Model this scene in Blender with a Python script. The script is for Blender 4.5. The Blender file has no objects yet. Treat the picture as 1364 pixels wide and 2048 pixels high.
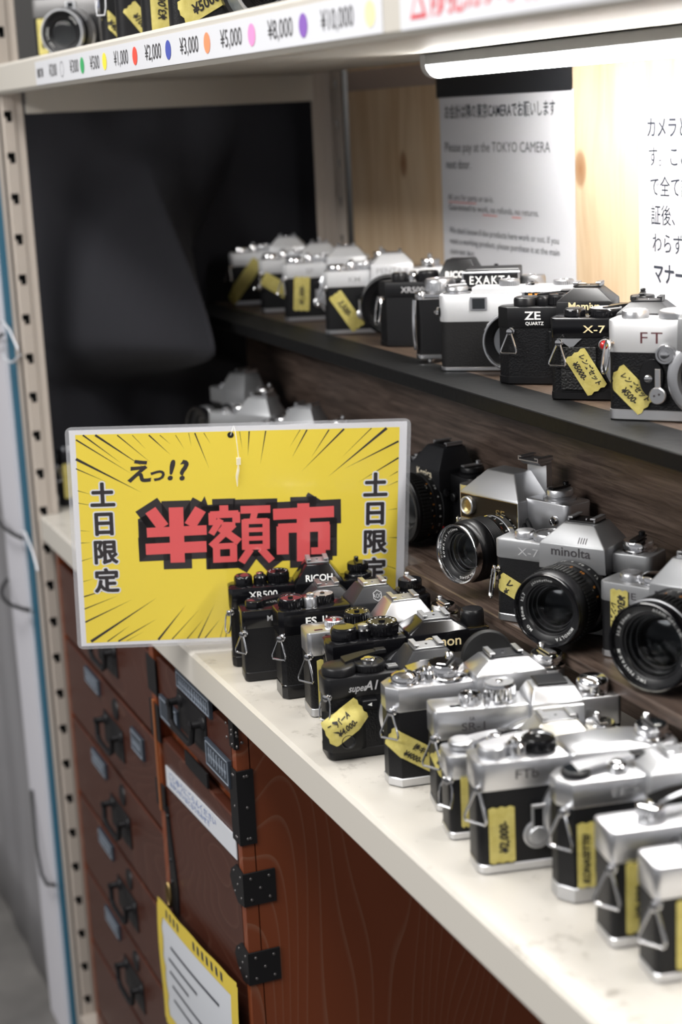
import bpy, bmesh, math, random
from math import sin, cos, pi, radians, sqrt, atan2
from mathutils import Matrix, Vector

random.seed(7)
SC = bpy.context.scene
COL = SC.collection

# ------------------------------------------------------------------ camera
cam_data = bpy.data.cameras.new('camera')
cam = bpy.data.objects.new('camera', cam_data)
COL.objects.link(cam)
SC.camera = cam
CAM_POS = Vector((2.12567577, -0.42789562, 1.33581779))
YAW, PITCH, ROLL = radians(-68.35605567), radians(13.33328191), radians(2.75752835)
fwd = Vector((sin(YAW) * cos(PITCH), cos(YAW) * cos(PITCH), -sin(PITCH)))
rgt = fwd.cross(Vector((0, 0, 1))).normalized()
dwn = fwd.cross(rgt)
r2 = cos(ROLL) * rgt + sin(ROLL) * dwn
d2 = -sin(ROLL) * rgt + cos(ROLL) * dwn
up = -d2
cam.matrix_world = Matrix(((r2.x, up.x, -fwd.x, CAM_POS.x),
                           (r2.y, up.y, -fwd.y, CAM_POS.y),
                           (r2.z, up.z, -fwd.z, CAM_POS.z),
                           (0, 0, 0, 1)))
cam_data.sensor_fit = 'VERTICAL'
cam_data.sensor_height = 36.0
cam_data.sensor_width = 24.0
cam_data.lens = 3368.646 / 2048 * 36.0
cam_data.clip_start = 0.02
cam_data.clip_end = 60
cam_data.dof.use_dof = True
cam_data.dof.focus_distance = 1.40
cam_data.dof.aperture_fstop = 4.9
cam_data.dof.aperture_blades = 7

# ------------------------------------------------------------------ world, lights, exposure
SC.view_settings.view_transform = 'Standard'
SC.view_settings.look = 'None'
SC.view_settings.gamma = 1.0
SC.view_settings.use_curve_mapping = False
SC.view_settings.exposure = 0.5
SC.cycles.use_denoising = True
SC.cycles.max_bounces = 8
SC.cycles.transparent_max_bounces = 12
SC.cycles.sample_clamp_indirect = 4.0
SC.cycles.caustics_reflective = False
SC.cycles.caustics_refractive = False

world = bpy.data.worlds.new('shop_surroundings')
SC.world = world
world.use_nodes = True
wn = world.node_tree
wn.nodes.clear()
w_out = wn.nodes.new('ShaderNodeOutputWorld')
w_bg = wn.nodes.new('ShaderNodeBackground')
w_tc = wn.nodes.new('ShaderNodeTexCoord')
w_sep = wn.nodes.new('ShaderNodeSeparateXYZ')
w_rmp = wn.nodes.new('ShaderNodeValToRGB')
w_map = wn.nodes.new('ShaderNodeMapRange')
w_map.inputs['From Min'].default_value = -1.0
w_map.inputs['From Max'].default_value = 1.0
wn.links.new(w_tc.outputs['Generated'], w_sep.inputs[0])
wn.links.new(w_sep.outputs['Z'], w_map.inputs['Value'])
wn.links.new(w_map.outputs['Result'], w_rmp.inputs['Fac'])
er = w_rmp.color_ramp
er.elements[0].position = 0.15
er.elements[0].color = (0.07, 0.068, 0.07, 1)
er.elements[1].position = 0.85
er.elements[1].color = (0.85, 0.86, 0.9, 1)
e_ = er.elements.new(0.38)
e_.color = (0.11, 0.11, 0.115, 1)
e_ = er.elements.new(0.47)
e_.color = (0.95, 0.95, 0.98, 1)
e_ = er.elements.new(0.60)
e_.color = (0.50, 0.50, 0.52, 1)
wn.links.new(w_rmp.outputs['Color'], w_bg.inputs['Color'])
wn.links.new(w_bg.outputs[0], w_out.inputs[0])
w_bg.inputs['Strength'].default_value = 0.31


def area_light(name, loc, target, sx, sy, watts, color=(1, 1, 1)):
    d = bpy.data.lights.new(name, 'AREA')
    d.shape = 'RECTANGLE'
    d.size, d.size_y = sx, sy
    d.energy = watts
    d.color = color
    o = bpy.data.objects.new(name, d)
    COL.objects.link(o)
    o.location = loc
    o.rotation_euler = (Vector(target) - Vector(loc)).to_track_quat('-Z', 'Y').to_euler()
    return o


# rows of ceiling lamps over the shop aisle
area_light('ceiling_lamp', (0.55, -0.70, 2.55), (0.6, -0.35, 0.8), 1.2, 0.3, 15, (1, 0.985, 0.96))
area_light('ceiling_lamp', (1.75, -0.55, 2.55), (1.6, -0.25, 0.8), 1.2, 0.3, 16, (1, 0.985, 0.96))
area_light('ceiling_lamp', (3.4, 0.55, 2.2), (1.2, 0.15, 0.9), 1.0, 0.5, 5, (1, 0.99, 0.98))

area_light('ceiling_lamp', (1.3, -2.5, 2.45), (0.9, 0.2, 1.0), 1.8, 0.4, 36, (1, 0.985, 0.96))

# ------------------------------------------------------------------ tagging helpers


def tag(o, label=None, cat=None, group=None, kind=None):
    if label:
        o['label'] = label
    if cat:
        o['category'] = cat
    if group:
        o['group'] = group
    if kind:
        o['kind'] = kind
    return o


def empty(name, loc=(0, 0, 0), rz=0.0):
    o = bpy.data.objects.new(name, None)
    COL.objects.link(o)
    o.location = loc
    o.rotation_euler = (0, 0, rz)
    o.empty_display_size = 0.02
    return o


# ------------------------------------------------------------------ materials
MATS = {}


def mat(name, color=(0.5, 0.5, 0.5), rough=0.5, metal=0.0, coat=0.0, emis=None, estr=0.0, trans=0.0, ior=1.45, alpha=1.0, spec=0.5):
    if name in MATS:
        return MATS[name]
    m = bpy.data.materials.new(name)
    m.use_nodes = True
    b = m.node_tree.nodes['Principled BSDF']
    b.inputs['Base Color'].default_value = (*color, 1)
    b.inputs['Roughness'].default_value = rough
    b.inputs['Metallic'].default_value = metal
    b.inputs['Coat Weight'].default_value = coat
    b.inputs['Coat Roughness'].default_value = 0.08
    b.inputs['Transmission Weight'].default_value = trans
    b.inputs['IOR'].default_value = ior
    b.inputs['Alpha'].default_value = alpha
    b.inputs['Specular IOR Level'].default_value = spec
    if emis:
        b.inputs['Emission Color'].default_value = (*emis, 1)
        b.inputs['Emission Strength'].default_value = estr
    MATS[name] = m
    return m


def nodes_of(m):
    nt = m.node_tree
    return nt, nt.nodes['Principled BSDF']


def add_bump(m, kind='noise', scale=400.0, strength=0.3, dist=0.001, mapping=None, detail=2.0):
    nt, b = nodes_of(m)
    tc = nt.nodes.new('ShaderNodeTexCoord')
    src = tc.outputs['Object']
    if mapping:
        mp = nt.nodes.new('ShaderNodeMapping')
        mp.inputs['Scale'].default_value = mapping
        nt.links.new(src, mp.inputs['Vector'])
        src = mp.outputs['Vector']
    if kind == 'noise':
        t = nt.nodes.new('ShaderNodeTexNoise')
        t.inputs['Detail'].default_value = detail
        out = t.outputs['Fac']
    else:
        t = nt.nodes.new('ShaderNodeTexVoronoi')
        t.feature = 'SMOOTH_F1'
        out = t.outputs['Distance']
    t.inputs['Scale'].default_value = scale
    nt.links.new(src, t.inputs['Vector'])
    bp = nt.nodes.new('ShaderNodeBump')
    bp.inputs['Strength'].default_value = strength
    bp.inputs['Distance'].default_value = dist
    nt.links.new(out, bp.inputs['Height'])
    nt.links.new(bp.outputs['Normal'], b.inputs['Normal'])
    return m


def add_mottle(m, c1, c2, scale=8.0, mapping=None, lo=0.35, hi=0.65, detail=5.0, distort=0.0):
    nt, b = nodes_of(m)
    tc = nt.nodes.new('ShaderNodeTexCoord')
    src = tc.outputs['Object']
    if mapping:
        mp = nt.nodes.new('ShaderNodeMapping')
        mp.inputs['Scale'].default_value = mapping
        nt.links.new(src, mp.inputs['Vector'])
        src = mp.outputs['Vector']
    t = nt.nodes.new('ShaderNodeTexNoise')
    t.inputs['Scale'].default_value = scale
    t.inputs['Detail'].default_value = detail
    t.inputs['Distortion'].default_value = distort
    nt.links.new(src, t.inputs['Vector'])
    r = nt.nodes.new('ShaderNodeValToRGB')
    r.color_ramp.elements[0].position = lo
    r.color_ramp.elements[0].color = (*c1, 1)
    r.color_ramp.elements[1].position = hi
    r.color_ramp.elements[1].color = (*c2, 1)
    nt.links.new(t.outputs['Fac'], r.inputs['Fac'])
    nt.links.new(r.outputs['Color'], b.inputs['Base Color'])
    return m, r


LEATHER = add_bump(mat('black_leatherette', (0.006, 0.006, 0.007), 0.42, spec=0.34), 'voronoi', 750, 0.5, 0.0006)
LEATHER_FINE = add_bump(mat('fine_black_leatherette', (0.007, 0.007, 0.008), 0.45, spec=0.32), 'voronoi', 1500, 0.5, 0.0004)
ENAMEL = mat('black_enamel', (0.004, 0.004, 0.005), 0.16, coat=0.15, spec=0.45)
BLACKP = mat('black_plastic', (0.007, 0.007, 0.008), 0.34, spec=0.4)
DARKGREY = mat('dark_grey_enamel', (0.016, 0.0165, 0.019), 0.40, spec=0.35)
MIDGREY = mat('mid_grey_enamel', (0.095, 0.096, 0.10), 0.42, 0.0)
SATIN = mat('satin_chrome', (0.66, 0.665, 0.685), 0.30, 0.95)
SATIN_D = mat('dull_satin_chrome', (0.5, 0.505, 0.52), 0.42, 0.85)
CHROME = mat('polished_chrome', (0.82, 0.82, 0.83), 0.1, 1.0)
GREYP = mat('grey_silver_paint', (0.34, 0.345, 0.355), 0.36, 0.55)
PEARL = mat('pale_silver_finish', (0.76, 0.765, 0.78), 0.34, 0.3)
RUBBER = mat('black_rubber', (0.008, 0.008, 0.008), 0.55, spec=0.4)
HOLE = mat('dark_interior', (0.003, 0.003, 0.003), 0.8)
WHITE_INK = mat('white_engraving', (0.85, 0.85, 0.83), 0.5)
GOLD_INK = mat('gold_engraving', (0.80, 0.66, 0.38), 0.45)
GREY_INK = mat('grey_engraving', (0.42, 0.42, 0.43), 0.5)
DARK_INK = mat('dark_engraving', (0.05, 0.045, 0.05), 0.5)
RED_INK = mat('red_engraving', (0.7, 0.06, 0.03), 0.5)
ORANGE_INK = mat('orange_engraving', (0.85, 0.33, 0.05), 0.5)
BLACK_INK = mat('black_marker_ink', (0.018, 0.016, 0.015), 0.6)
TAPE = mat('yellow_masking_tape', (0.58, 0.49, 0.14), 0.55)
add_mottle(TAPE, (0.50, 0.42, 0.105), (0.62, 0.54, 0.175), 180, lo=0.3, hi=0.7)
add_bump(TAPE, 'noise', 500, 0.35, 0.0006)
GLASS = mat('lens_glass', (0.94, 0.97, 1.0), 0.0, trans=1.0, ior=1.22)
COATED = mat('coated_inner_glass', (0.006, 0.014, 0.018), 0.12, spec=0.25)
WINDOW = mat('dark_window_glass', (0.01, 0.012, 0.014), 0.05, coat=1.0)
RED_LENS = mat('red_lamp_plastic', (0.55, 0.02, 0.02), 0.15, coat=1.0)
GOLD = mat('gold_trim', (0.78, 0.6, 0.26), 0.25, 1.0)

# ------------------------------------------------------------------ mesh building


class G:
    def __init__(s):
        s.v, s.f, s.mi, s.mats = [], [], [], []

    def m(s, material):
        if material not in s.mats:
            s.mats.append(material)
        return s.mats.index(material)

    def add(s, verts, faces, material, M=None):
        o = len(s.v)
        k = s.m(material)
        if M is not None:
            verts = [M @ Vector(p) for p in verts]
        s.v.extend([tuple(p) for p in verts])
        for f in faces:
            s.f.append([i + o for i in f])
            s.mi.append(k)
        return s

    def merge(s, g, M=None):
        o = len(s.v)
        s.v.extend([tuple(M @ Vector(p)) if M is not None else p for p in g.v])
        for f, k in zip(g.f, g.mi):
            s.f.append([i + o for i in f])
            s.mi.append(s.m(g.mats[k]))
        return s

    def build(s, name, parent=None, angle=34.0, recalc=True, smooth=True):
        me = bpy.data.meshes.new(name)
        me.from_pydata(s.v, [], s.f)
        for mm in s.mats:
            me.materials.append(mm)
        me.polygons.foreach_set('material_index', s.mi)
        if recalc:
            bm = bmesh.new()
            bm.from_mesh(me)
            bmesh.ops.recalc_face_normals(bm, faces=bm.faces)
            bm.to_mesh(me)
            bm.free()
        if smooth:
            me.polygons.foreach_set('use_smooth', [True] * len(me.polygons))
            me.set_sharp_from_angle(angle=radians(angle))
        me.update()
        o = bpy.data.objects.new(name, me)
        COL.objects.link(o)
        if parent is not None:
            o.parent = parent
        return o


def bevel_g(g, width, segs=2):
    me = bpy.data.meshes.new('tmp')
    me.from_pydata(g.v, [], g.f)
    me.polygons.foreach_set('material_index', g.mi)
    bm = bmesh.new()
    bm.from_mesh(me)
    bmesh.ops.recalc_face_normals(bm, faces=bm.faces)
    ed = [e for e in bm.edges if len(e.link_faces) == 2 and e.calc_face_angle(0) > radians(12)]
    bmesh.ops.bevel(bm, geom=ed, offset=width, segments=segs, affect='EDGES', profile=0.5)
    r = G()
    r.mats = list(g.mats)
    bm.verts.ensure_lookup_table()
    r.v = [tuple(v.co) for v in bm.verts]
    for f in bm.faces:
        r.f.append([v.index for v in f.verts])
        r.mi.append(f.material_index)
    bm.free()
    bpy.data.meshes.remove(me)
    return r


def offset_poly(P, d):
    if abs(d) < 1e-9:
        return list(P)
    n = len(P)
    out = []
    for i in range(n):
        a, b, c = Vector(P[i - 1]), Vector(P[i]), Vector(P[(i + 1) % n])
        e1, e2 = (b - a).normalized(), (c - b).normalized()
        n1, n2 = Vector((-e1.y, e1.x)), Vector((-e2.y, e2.x))
        k = n1 + n2
        k = k / max(0.2, (k.dot(n1)))
        q = b + k * d
        out.append((q.x, q.y))
    return out


def loft(g, P, levels, material, caps=True, M=None):
    """closed outline P (counter-clockwise) swept through (z, inset) levels"""
    n = len(P)
    V, F = [], []
    for z, ins in levels:
        V += [(x, y, z) for x, y in offset_poly(P, ins)]
    for k in range(len(levels) - 1):
        for i in range(n):
            j = (i + 1) % n
            F.append([k * n + i, k * n + j, (k + 1) * n + j, (k + 1) * n + i])
    if caps:
        F.append(list(range(n))[::-1])
        F.append([(len(levels) - 1) * n + i for i in range(n)])
    return g.add(V, F, material, M)


def rings(g, R, material, caps=True, closed=True, M=None):
    n = len(R[0])
    V, F = [], []
    for r in R:
        V += list(r)
    m = n if closed else n - 1
    for k in range(len(R) - 1):
        for i in range(m):
            j = (i + 1) % n
            F.append([k * n + i, k * n + j, (k + 1) * n + j, (k + 1) * n + i])
    if caps:
        F.append(list(range(n))[::-1])
        F.append([(len(R) - 1) * n + i for i in range(n)])
    return g.add(V, F, material, M)


def lathe(g, prof, material, n=40, M=None, knurl=0.0, kn=None, cap0=True, cap1=True):
    """prof = [(r, z)] about the local z axis; knurl pulls every other vertex in on rows listed in kn"""
    V, F = [], []
    for row, (r, z) in enumerate(prof):
        for i in range(n):
            a = 2 * pi * i / n
            q = r - (knurl if (kn and row in kn and i % 2) else 0)
            V.append((q * cos(a), q * sin(a), z))
    for k in range(len(prof) - 1):
        for i in range(n):
            j = (i + 1) % n
            F.append([k * n + i, k * n + j, (k + 1) * n + j, (k + 1) * n + i])
    if cap0:
        F.append(list(range(n))[::-1])
    if cap1:
        F.append([(len(prof) - 1) * n + i for i in range(n)])
    return g.add(V, F, material, M)


def box(g, x0, x1, y0, y1, z0, z1, material, bev=0.0, M=None):
    P = [(x0, y0), (x1, y0), (x1, y1), (x0, y1)]
    if bev > 0:
        loft(g, P, [(z0, bev), (z0 + bev, 0), (z1 - bev, 0), (z1, bev)], material, M=M)
    else:
        loft(g, P, [(z0, 0), (z1, 0)], material, M=M)
    return g


def tube(g, pts, r, material, n=10, closed=False, M=None):
    pts = [Vector(p) for p in pts]
    N = len(pts)
    V, F = [], []
    ref = None
    for i, p in enumerate(pts):
        if closed:
            t = (pts[(i + 1) % N] - pts[i - 1]).normalized()
        else:
            t = (pts[min(i + 1, N - 1)] - pts[max(i - 1, 0)]).normalized()
        if ref is None:
            ref = Vector((0, 0, 1)) if abs(t.z) < 0.9 else Vector((1, 0, 0))
        u = (ref - t * ref.dot(t)).normalized()
        w = t.cross(u)
        ref = u
        rr = r[i] if isinstance(r, (list, tuple)) else r
        for k in range(n):
            a = 2 * pi * k / n
            V.append(p + u * (rr * cos(a)) + w * (rr * sin(a)))
    segs = N if closed else N - 1
    for i in range(segs):
        j = (i + 1) % N
        for k in range(n):
            l = (k + 1) % n
            F.append([i * n + k, i * n + l, j * n + l, j * n + k])
    if not closed:
        F.append(list(range(n))[::-1])
        F.append([(N - 1) * n + k for k in range(n)])
    return g.add(V, F, material, M)


def bez(p0, p1, p2, p3, n=12):
    o = []
    for i in range(n + 1):
        t = i / n
        o.append(tuple(Vector(p0) * (1 - t) ** 3 + Vector(p1) * 3 * t * (1 - t) ** 2 + Vector(p2) * 3 * t * t * (1 - t) + Vector(p3) * t ** 3))
    return o


_TC = {}


def text_geo(s, size=1.0, bold=0.0, shear=0.0, width=1.0, align='LEFT', res=3, space=1.0):
    """flat lettering: vertices (x, y) and faces, baseline at y = 0"""
    key = (s, bold, shear, width, align, res, space)
    if key not in _TC:
        c = bpy.data.curves.new('t', 'FONT')
        c.body = s
        c.size = 1.0
        c.offset = bold
        c.shear = shear
        c.align_x = align
        c.resolution_u = res
        c.space_character = space
        o = bpy.data.objects.new('t', c)
        COL.objects.link(o)
        dg = bpy.context.evaluated_depsgraph_get()
        me = bpy.data.meshes.new_from_object(o.evaluated_get(dg))
        V = [(v.co.x * width, v.co.y) for v in me.vertices]
        F = [list(p.vertices) for p in me.polygons]
        bpy.data.objects.remove(o)
        bpy.data.curves.remove(c)
        bpy.data.meshes.remove(me)
        _TC[key] = (V, F)
    V, F = _TC[key]
    return [(x * size, y * size) for x, y in V], F


def put_text(g, s, size, material, fn, **kw):
    """fn maps (x, y) of the lettering plane to a point"""
    V, F = text_geo(s, size, **kw)
    g.add([fn(x, y) for x, y in V], F, material)


def plane_fn(o, u, v):
    o, u, v = Vector(o), Vector(u), Vector(v)
    return lambda x, y: o + u * x + v * y


def rot2(fn, cx, cy, ang):
    ca, sa = cos(ang), sin(ang)
    return lambda x, y: fn(cx + x * ca - y * sa, cy + x * sa + y * ca)

# ================================================================== SETTING
CREAM = mat('cream_shelf_enamel', (0.53, 0.50, 0.45), 0.5, spec=0.22)
CREAM_TOP = mat('worn_cream_shelf_top', (0.70, 0.66, 0.59), 0.38, coat=0.1)
POSTM = mat('beige_post_enamel', (0.42, 0.37, 0.325), 0.42)
SLOT = mat('slot_darkness', (0.004, 0.005, 0.006), 0.9)


def speckle(m, base, dirt):
    """worn scuffs with their own shape on the shelf paint"""
    nt, b = nodes_of(m)
    tc = nt.nodes.new('ShaderNodeTexCoord')
    n1 = nt.nodes.new('ShaderNodeTexNoise')
    n1.inputs['Scale'].default_value = 42
    n1.inputs['Detail'].default_value = 8
    n1.inputs['Roughness'].default_value = 0.7
    n2 = nt.nodes.new('ShaderNodeTexNoise')
    n2.inputs['Scale'].default_value = 9
    n2.inputs['Detail'].default_value = 3
    nt.links.new(tc.outputs['Object'], n1.inputs['Vector'])
    nt.links.new(tc.outputs['Object'], n2.inputs['Vector'])
    r1 = nt.nodes.new('ShaderNodeValToRGB')
    r1.color_ramp.elements[0].position = 0.57
    r1.color_ramp.elements[0].color = (0, 0, 0, 1)
    r1.color_ramp.elements[1].position = 0.70
    r1.color_ramp.elements[1].color = (1, 1, 1, 1)
    nt.links.new(n1.outputs['Fac'], r1.inputs['Fac'])
    r2 = nt.nodes.new('ShaderNodeValToRGB')
    r2.color_ramp.elements[0].position = 0.3
    r2.color_ramp.elements[0].color = (base[0] * 0.86, base[1] * 0.85, base[2] * 0.84, 1)
    r2.color_ramp.elements[1].position = 0.6
    r2.color_ramp.elements[1].color = (*base, 1)
    nt.links.new(n2.outputs['Fac'], r2.inputs['Fac'])
    mx = nt.nodes.new('ShaderNodeMix')
    mx.data_type = 'RGBA'
    nt.links.new(r1.outputs['Color'], mx.inputs['Factor'])
    nt.links.new(r2.outputs['Color'], mx.inputs['A'])
    mx.inputs['B'].default_value = (*dirt, 1)
    nt.links.new(mx.outputs['Result'], b.inputs['Base Color'])


speckle(CREAM_TOP, (0.56, 0.53, 0.48), (0.30, 0.275, 0.24))

# floor and walls
FLOORM = mat('grey_shop_floor', (0.16, 0.15, 0.145), 0.6)
add_mottle(FLOORM, (0.12, 0.115, 0.11), (0.2, 0.19, 0.18), 6)
g = G(); box(g, -1.2, 3.2, -1.8, 0.62, -0.05, 0.0, FLOORM)
tag(g.build('floor'), kind='structure')
WALLM = mat('dim_grey_plaster', (0.20, 0.195, 0.19), 0.8)
g = G(); box(g, -1.2, 3.2, 0.56, 0.62, 0.0, 2.6, WALLM)
tag(g.build('wall_back'), kind='structure')
g = G(); box(g, -1.26, -1.2, -1.8, 0.62, 0.0, 2.6, WALLM)
tag(g.build('wall_left'), kind='structure')

# ------------------------------------------------------------------ steel rack
ZL, ZU = 0.8456, 1.411
def flange(g, fn, n0, width, slots_at, z0, z1, cu):
    """a flat flange strip with real openings: fn(u, z, n) -> point; cu = slot centre along u"""
    th = 0.0018
    pitch = 0.05
    # raised channel profile across the flange
    prof = [(0.0, 0.0), (0.0035, 0.0), (0.005, 0.0016), (cu + 0.0078, 0.0016), (cu + 0.0092, 0.0), (width - 0.004, 0.0), (width - 0.003, 0.0012), (width, 0.0012)]
    hw, hh = 0.0050, 0.0066
    zs = []
    k = 0
    # slab pieces between the slots
    us = [p[0] for p in prof]
    def strip(a, b, ua, ub, na, nb):
        V = [fn(ua, a, na), fn(ub, a, nb), fn(ub, b, nb), fn(ua, b, na), fn(ua, a, na - th), fn(ub, a, nb - th), fn(ub, b, nb - th), fn(ua, b, na - th)]
        F = [[0, 1, 2, 3], [7, 6, 5, 4], [0, 4, 5, 1], [1, 5, 6, 2], [2, 6, 7, 3], [3, 7, 4, 0]]
        g.add(V, F, POSTM)
    for (ua, na), (ub, nb) in zip(prof[:-1], prof[1:]):
        if ua <= cu <= ub and slots_at:
            strip(z0, z1, ua, cu - hw, na, na)
            strip(z0, z1, cu + hw, ub, na, nb)
            prev = z0
            for z in sorted(slots_at):
                if z - hh > z1 or z + hh < z0:
                    continue
                strip(prev, z - hh, cu - hw, cu + hw, na, na)
                # keyhole: narrower lower half
                strip(z - hh, z - 0.0012, cu - hw, cu - hw + 0.0030, na, na)
                prev = z + hh
            strip(prev, z1, cu - hw, cu + hw, na, na)
        else:
            strip(z0, z1, ua, ub, na, nb)


SLOTZ = [1.45 - 0.05 * k for k in range(-6, 28)]
# front left post: side flange faces the bay, front flange faces the aisle
g = G()
flange(g, lambda u, z, n: (0.0 + n, -0.0105 + u, z), 0, 0.030, SLOTZ, 0.02, 1.85, 0.0105)
box(g, -0.034, 0.0, -0.0105, -0.0088, 0.02, 1.85, POSTM)
box(g, -0.010, -0.008, -0.006, 0.016, 0.02, 1.85, SLOT)
box(g, -0.034, 0.036, -0.0105, 0.020, 0.0, 0.02, POSTM, 0.001)
box(g, 0.0006, 0.034, -0.012, 0.030, 0.10, 0.128, POSTM, 0.001); box(g, 0.034, 0.16, -0.0125, -0.0065, 0.10, 0.112, POSTM)
tag(g.build('slotted_post'), 'beige slotted steel post at the left front corner of the rack', 'rack post')
# back left post: plain flange faces the bay, slotted flange faces the aisle
g = G()
box(g, -0.0018, 0.0, 0.402, 0.430, 0.02, 1.85, POSTM)
box(g, 0.0, 0.0012, 0.407, 0.410, 0.02, 1.85, POSTM)
box(g, 0.0, 0.0012, 0.417, 0.419, 0.02, 1.85, POSTM)
flange(g, lambda u, z, n: (0.0 + u, 0.430 - n, z), 0, 0.036, [z + 0.02 for z in SLOTZ], 0.02, 1.85, 0.018)
box(g, 0.006, 0.03, 0.4345, 0.4355, 0.02, 1.85, SLOT)
box(g, -0.002, 0.036, 0.402, 0.432, 0.0, 0.02, POSTM, 0.001)
tag(g.build('slotted_post'), 'beige slotted steel post behind the curtain, beside the pine boards', 'rack post')


def shelf(name, z, x0, x1, yf, topmat, label, bz, lip=0.035):
    g = G()
    # pan: sheet with folded lip, rolled lower edge and inner return
    if x0 < 0:
        box(g, x0, 0.0035, yf, yf + 0.0022, z - lip, z, CREAM, 0.0008)
        x0 = 0.0035
    prof = [(yf, z - lip + 0.004), (yf, z - 0.003), (yf + 0.003, z), (0.400, z), (0.400, z - 0.024), (yf + 0.012, z - 0.024), (yf + 0.012, z - lip), (yf + 0.003, z - lip)]
    n = len(prof)
    V = [(x0, y, zz) for y, zz in prof] + [(x1, y, zz) for y, zz in prof]
    F = []
    for i in range(n):
        j = (i + 1) % n
        F.append([i, j, n + j, n + i])
    F.append(list(range(n))[::-1]); F.append([n + i for i in range(n)])
    k = len(g.f)
    g.add(V, F, CREAM)
    t = g.m(topmat)
    g.mi[k + 2] = t
    g.mi[k + 1] = t
    box(g, 0.0025, 0.0115, 0.022, 0.400, bz[0], bz[1], CREAM, 0.001)
    if topmat is CREAM_TOP:
        box(g, -0.078 - .028, 0.0040, 0.0225, 0.400, z - 0.024, z, CREAM_TOP, 0.0006)
    return tag(g.build(name, angle=25), label, 'shelf')


lower_shelf = shelf('steel_shelf', ZL, 0.0035, 2.05, -0.005, CREAM_TOP, 'worn white steel shelf carrying the front row of cameras above the wooden chest', (0.812, 0.836))
upper_shelf = shelf('steel_shelf', ZU, -0.036, 2.05, -0.0135, CREAM, 'cream steel shelf across the top with the price strip on its lip', (1.352, 1.3868))

g = G(); box(g, 0.0035, 2.05, -0.012, 0.400, 1.735, 1.765, CREAM, 0.001); tag(g.build('shading_shelf'), kind='structure')  # unseen steel shelf higher up, added to shade the top-row cameras

# ------------------------------------------------------------------ pine back panel
PINE = mat('pale_pine_boards', (0.6, 0.42, 0.25), 0.5)


def pine_nodes(m):
    nt, b = nodes_of(m)
    tc = nt.nodes.new('ShaderNodeTexCoord')
    P = tc.outputs['Object']
    def knot_field(cx, cz, rx, rz):
        mp = nt.nodes.new('ShaderNodeMapping')
        mp.inputs['Location'].default_value = (-cx / rx, 0, -cz / rz)
        mp.inputs['Scale'].default_value = (1 / rx, 0, 1 / rz)
        nt.links.new(P, mp.inputs['Vector'])
        ln = nt.nodes.new('ShaderNodeVectorMath')
        ln.operation = 'LENGTH'
        nt.links.new(mp.outputs['Vector'], ln.inputs[0])
        return ln.outputs['Value']
    knots = [(0.207, 1.271, 0.0095, 0.014), (0.634, 1.270, 0.010, 0.016), (0.93, 1.12, 0.012, 0.018), (0.46, 1.02, 0.01, 0.015)]
    # grain coordinate: x bent around the knots
    sep = nt.nodes.new('ShaderNodeSeparateXYZ')
    nt.links.new(P, sep.inputs[0])
    acc = sep.outputs['X']
    for (cx, cz, rx, rz) in knots:
        L = knot_field(cx, cz, rx * 2.6, rz * 4.5)
        mr = nt.nodes.new('ShaderNodeMapRange')
        mr.interpolation_type = 'SMOOTHSTEP'
        mr.inputs['From Min'].default_value = 0
        mr.inputs['From Max'].default_value = 2.2
        mr.inputs['To Min'].default_value = 0.018
        mr.inputs['To Max'].default_value = 0
        nt.links.new(L, mr.inputs['Value'])
        ad = nt.nodes.new('ShaderNodeMath')
        nt.links.new(acc, ad.inputs[0]); nt.links.new(mr.outputs['Result'], ad.inputs[1])
        acc = ad.outputs[0]
    cmb = nt.nodes.new('ShaderNodeCombineXYZ')
    nt.links.new(acc, cmb.inputs['X'])
    zz = nt.nodes.new('ShaderNodeMath'); zz.operation = 'MULTIPLY'; zz.inputs[1].default_value = 0.09
    nt.links.new(sep.outputs['Z'], zz.inputs[0]); nt.links.new(zz.outputs[0], cmb.inputs['Z'])
    wv = nt.nodes.new('ShaderNodeTexNoise')
    wv.inputs['Scale'].default_value = 38
    wv.inputs['Detail'].default_value = 6
    wv.inputs['Roughness'].default_value = 0.6
    nt.links.new(cmb.outputs[0], wv.inputs['Vector'])
    r = nt.nodes.new('ShaderNodeValToRGB')
    r.color_ramp.elements[0].position = 0.34
    r.color_ramp.elements[0].color = (0.54, 0.37, 0.215, 1)
    r.color_ramp.elements[1].position = 0.56
    r.color_ramp.elements[1].color = (0.68, 0.52, 0.345, 1)
    nt.links.new(wv.outputs['Fac'], r.inputs['Fac'])
    col = r.outputs['Color']
    for (cx, cz, rx, rz) in knots:
        L = knot_field(cx, cz, rx, rz)
        kr = nt.nodes.new('ShaderNodeValToRGB')
        kr.color_ramp.elements[0].position = 0.0
        kr.color_ramp.elements[0].color = (0.9, 0.9, 0.9, 1)
        kr.color_ramp.elements[1].position = 1.0
        kr.color_ramp.elements[1].color = (0, 0, 0, 1)
        e = kr.color_ramp.elements.new(0.7); e.color = (0.65, 0.65, 0.65, 1)
        hf = nt.nodes.new('ShaderNodeMath'); hf.operation = 'MULTIPLY'; hf.inputs[1].default_value = 0.75
        nt.links.new(L, hf.inputs[0]); nt.links.new(hf.outputs[0], kr.inputs['Fac'])
        mx = nt.nodes.new('ShaderNodeMix'); mx.data_type = 'RGBA'
        nt.links.new(kr.outputs['Color'], mx.inputs['Factor'])
        nt.links.new(col, mx.inputs['A'])
        mx.inputs['B'].default_value = (0.24, 0.095, 0.03, 1)
        col = mx.outputs['Result']
    nt.links.new(col, b.inputs['Base Color'])


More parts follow.
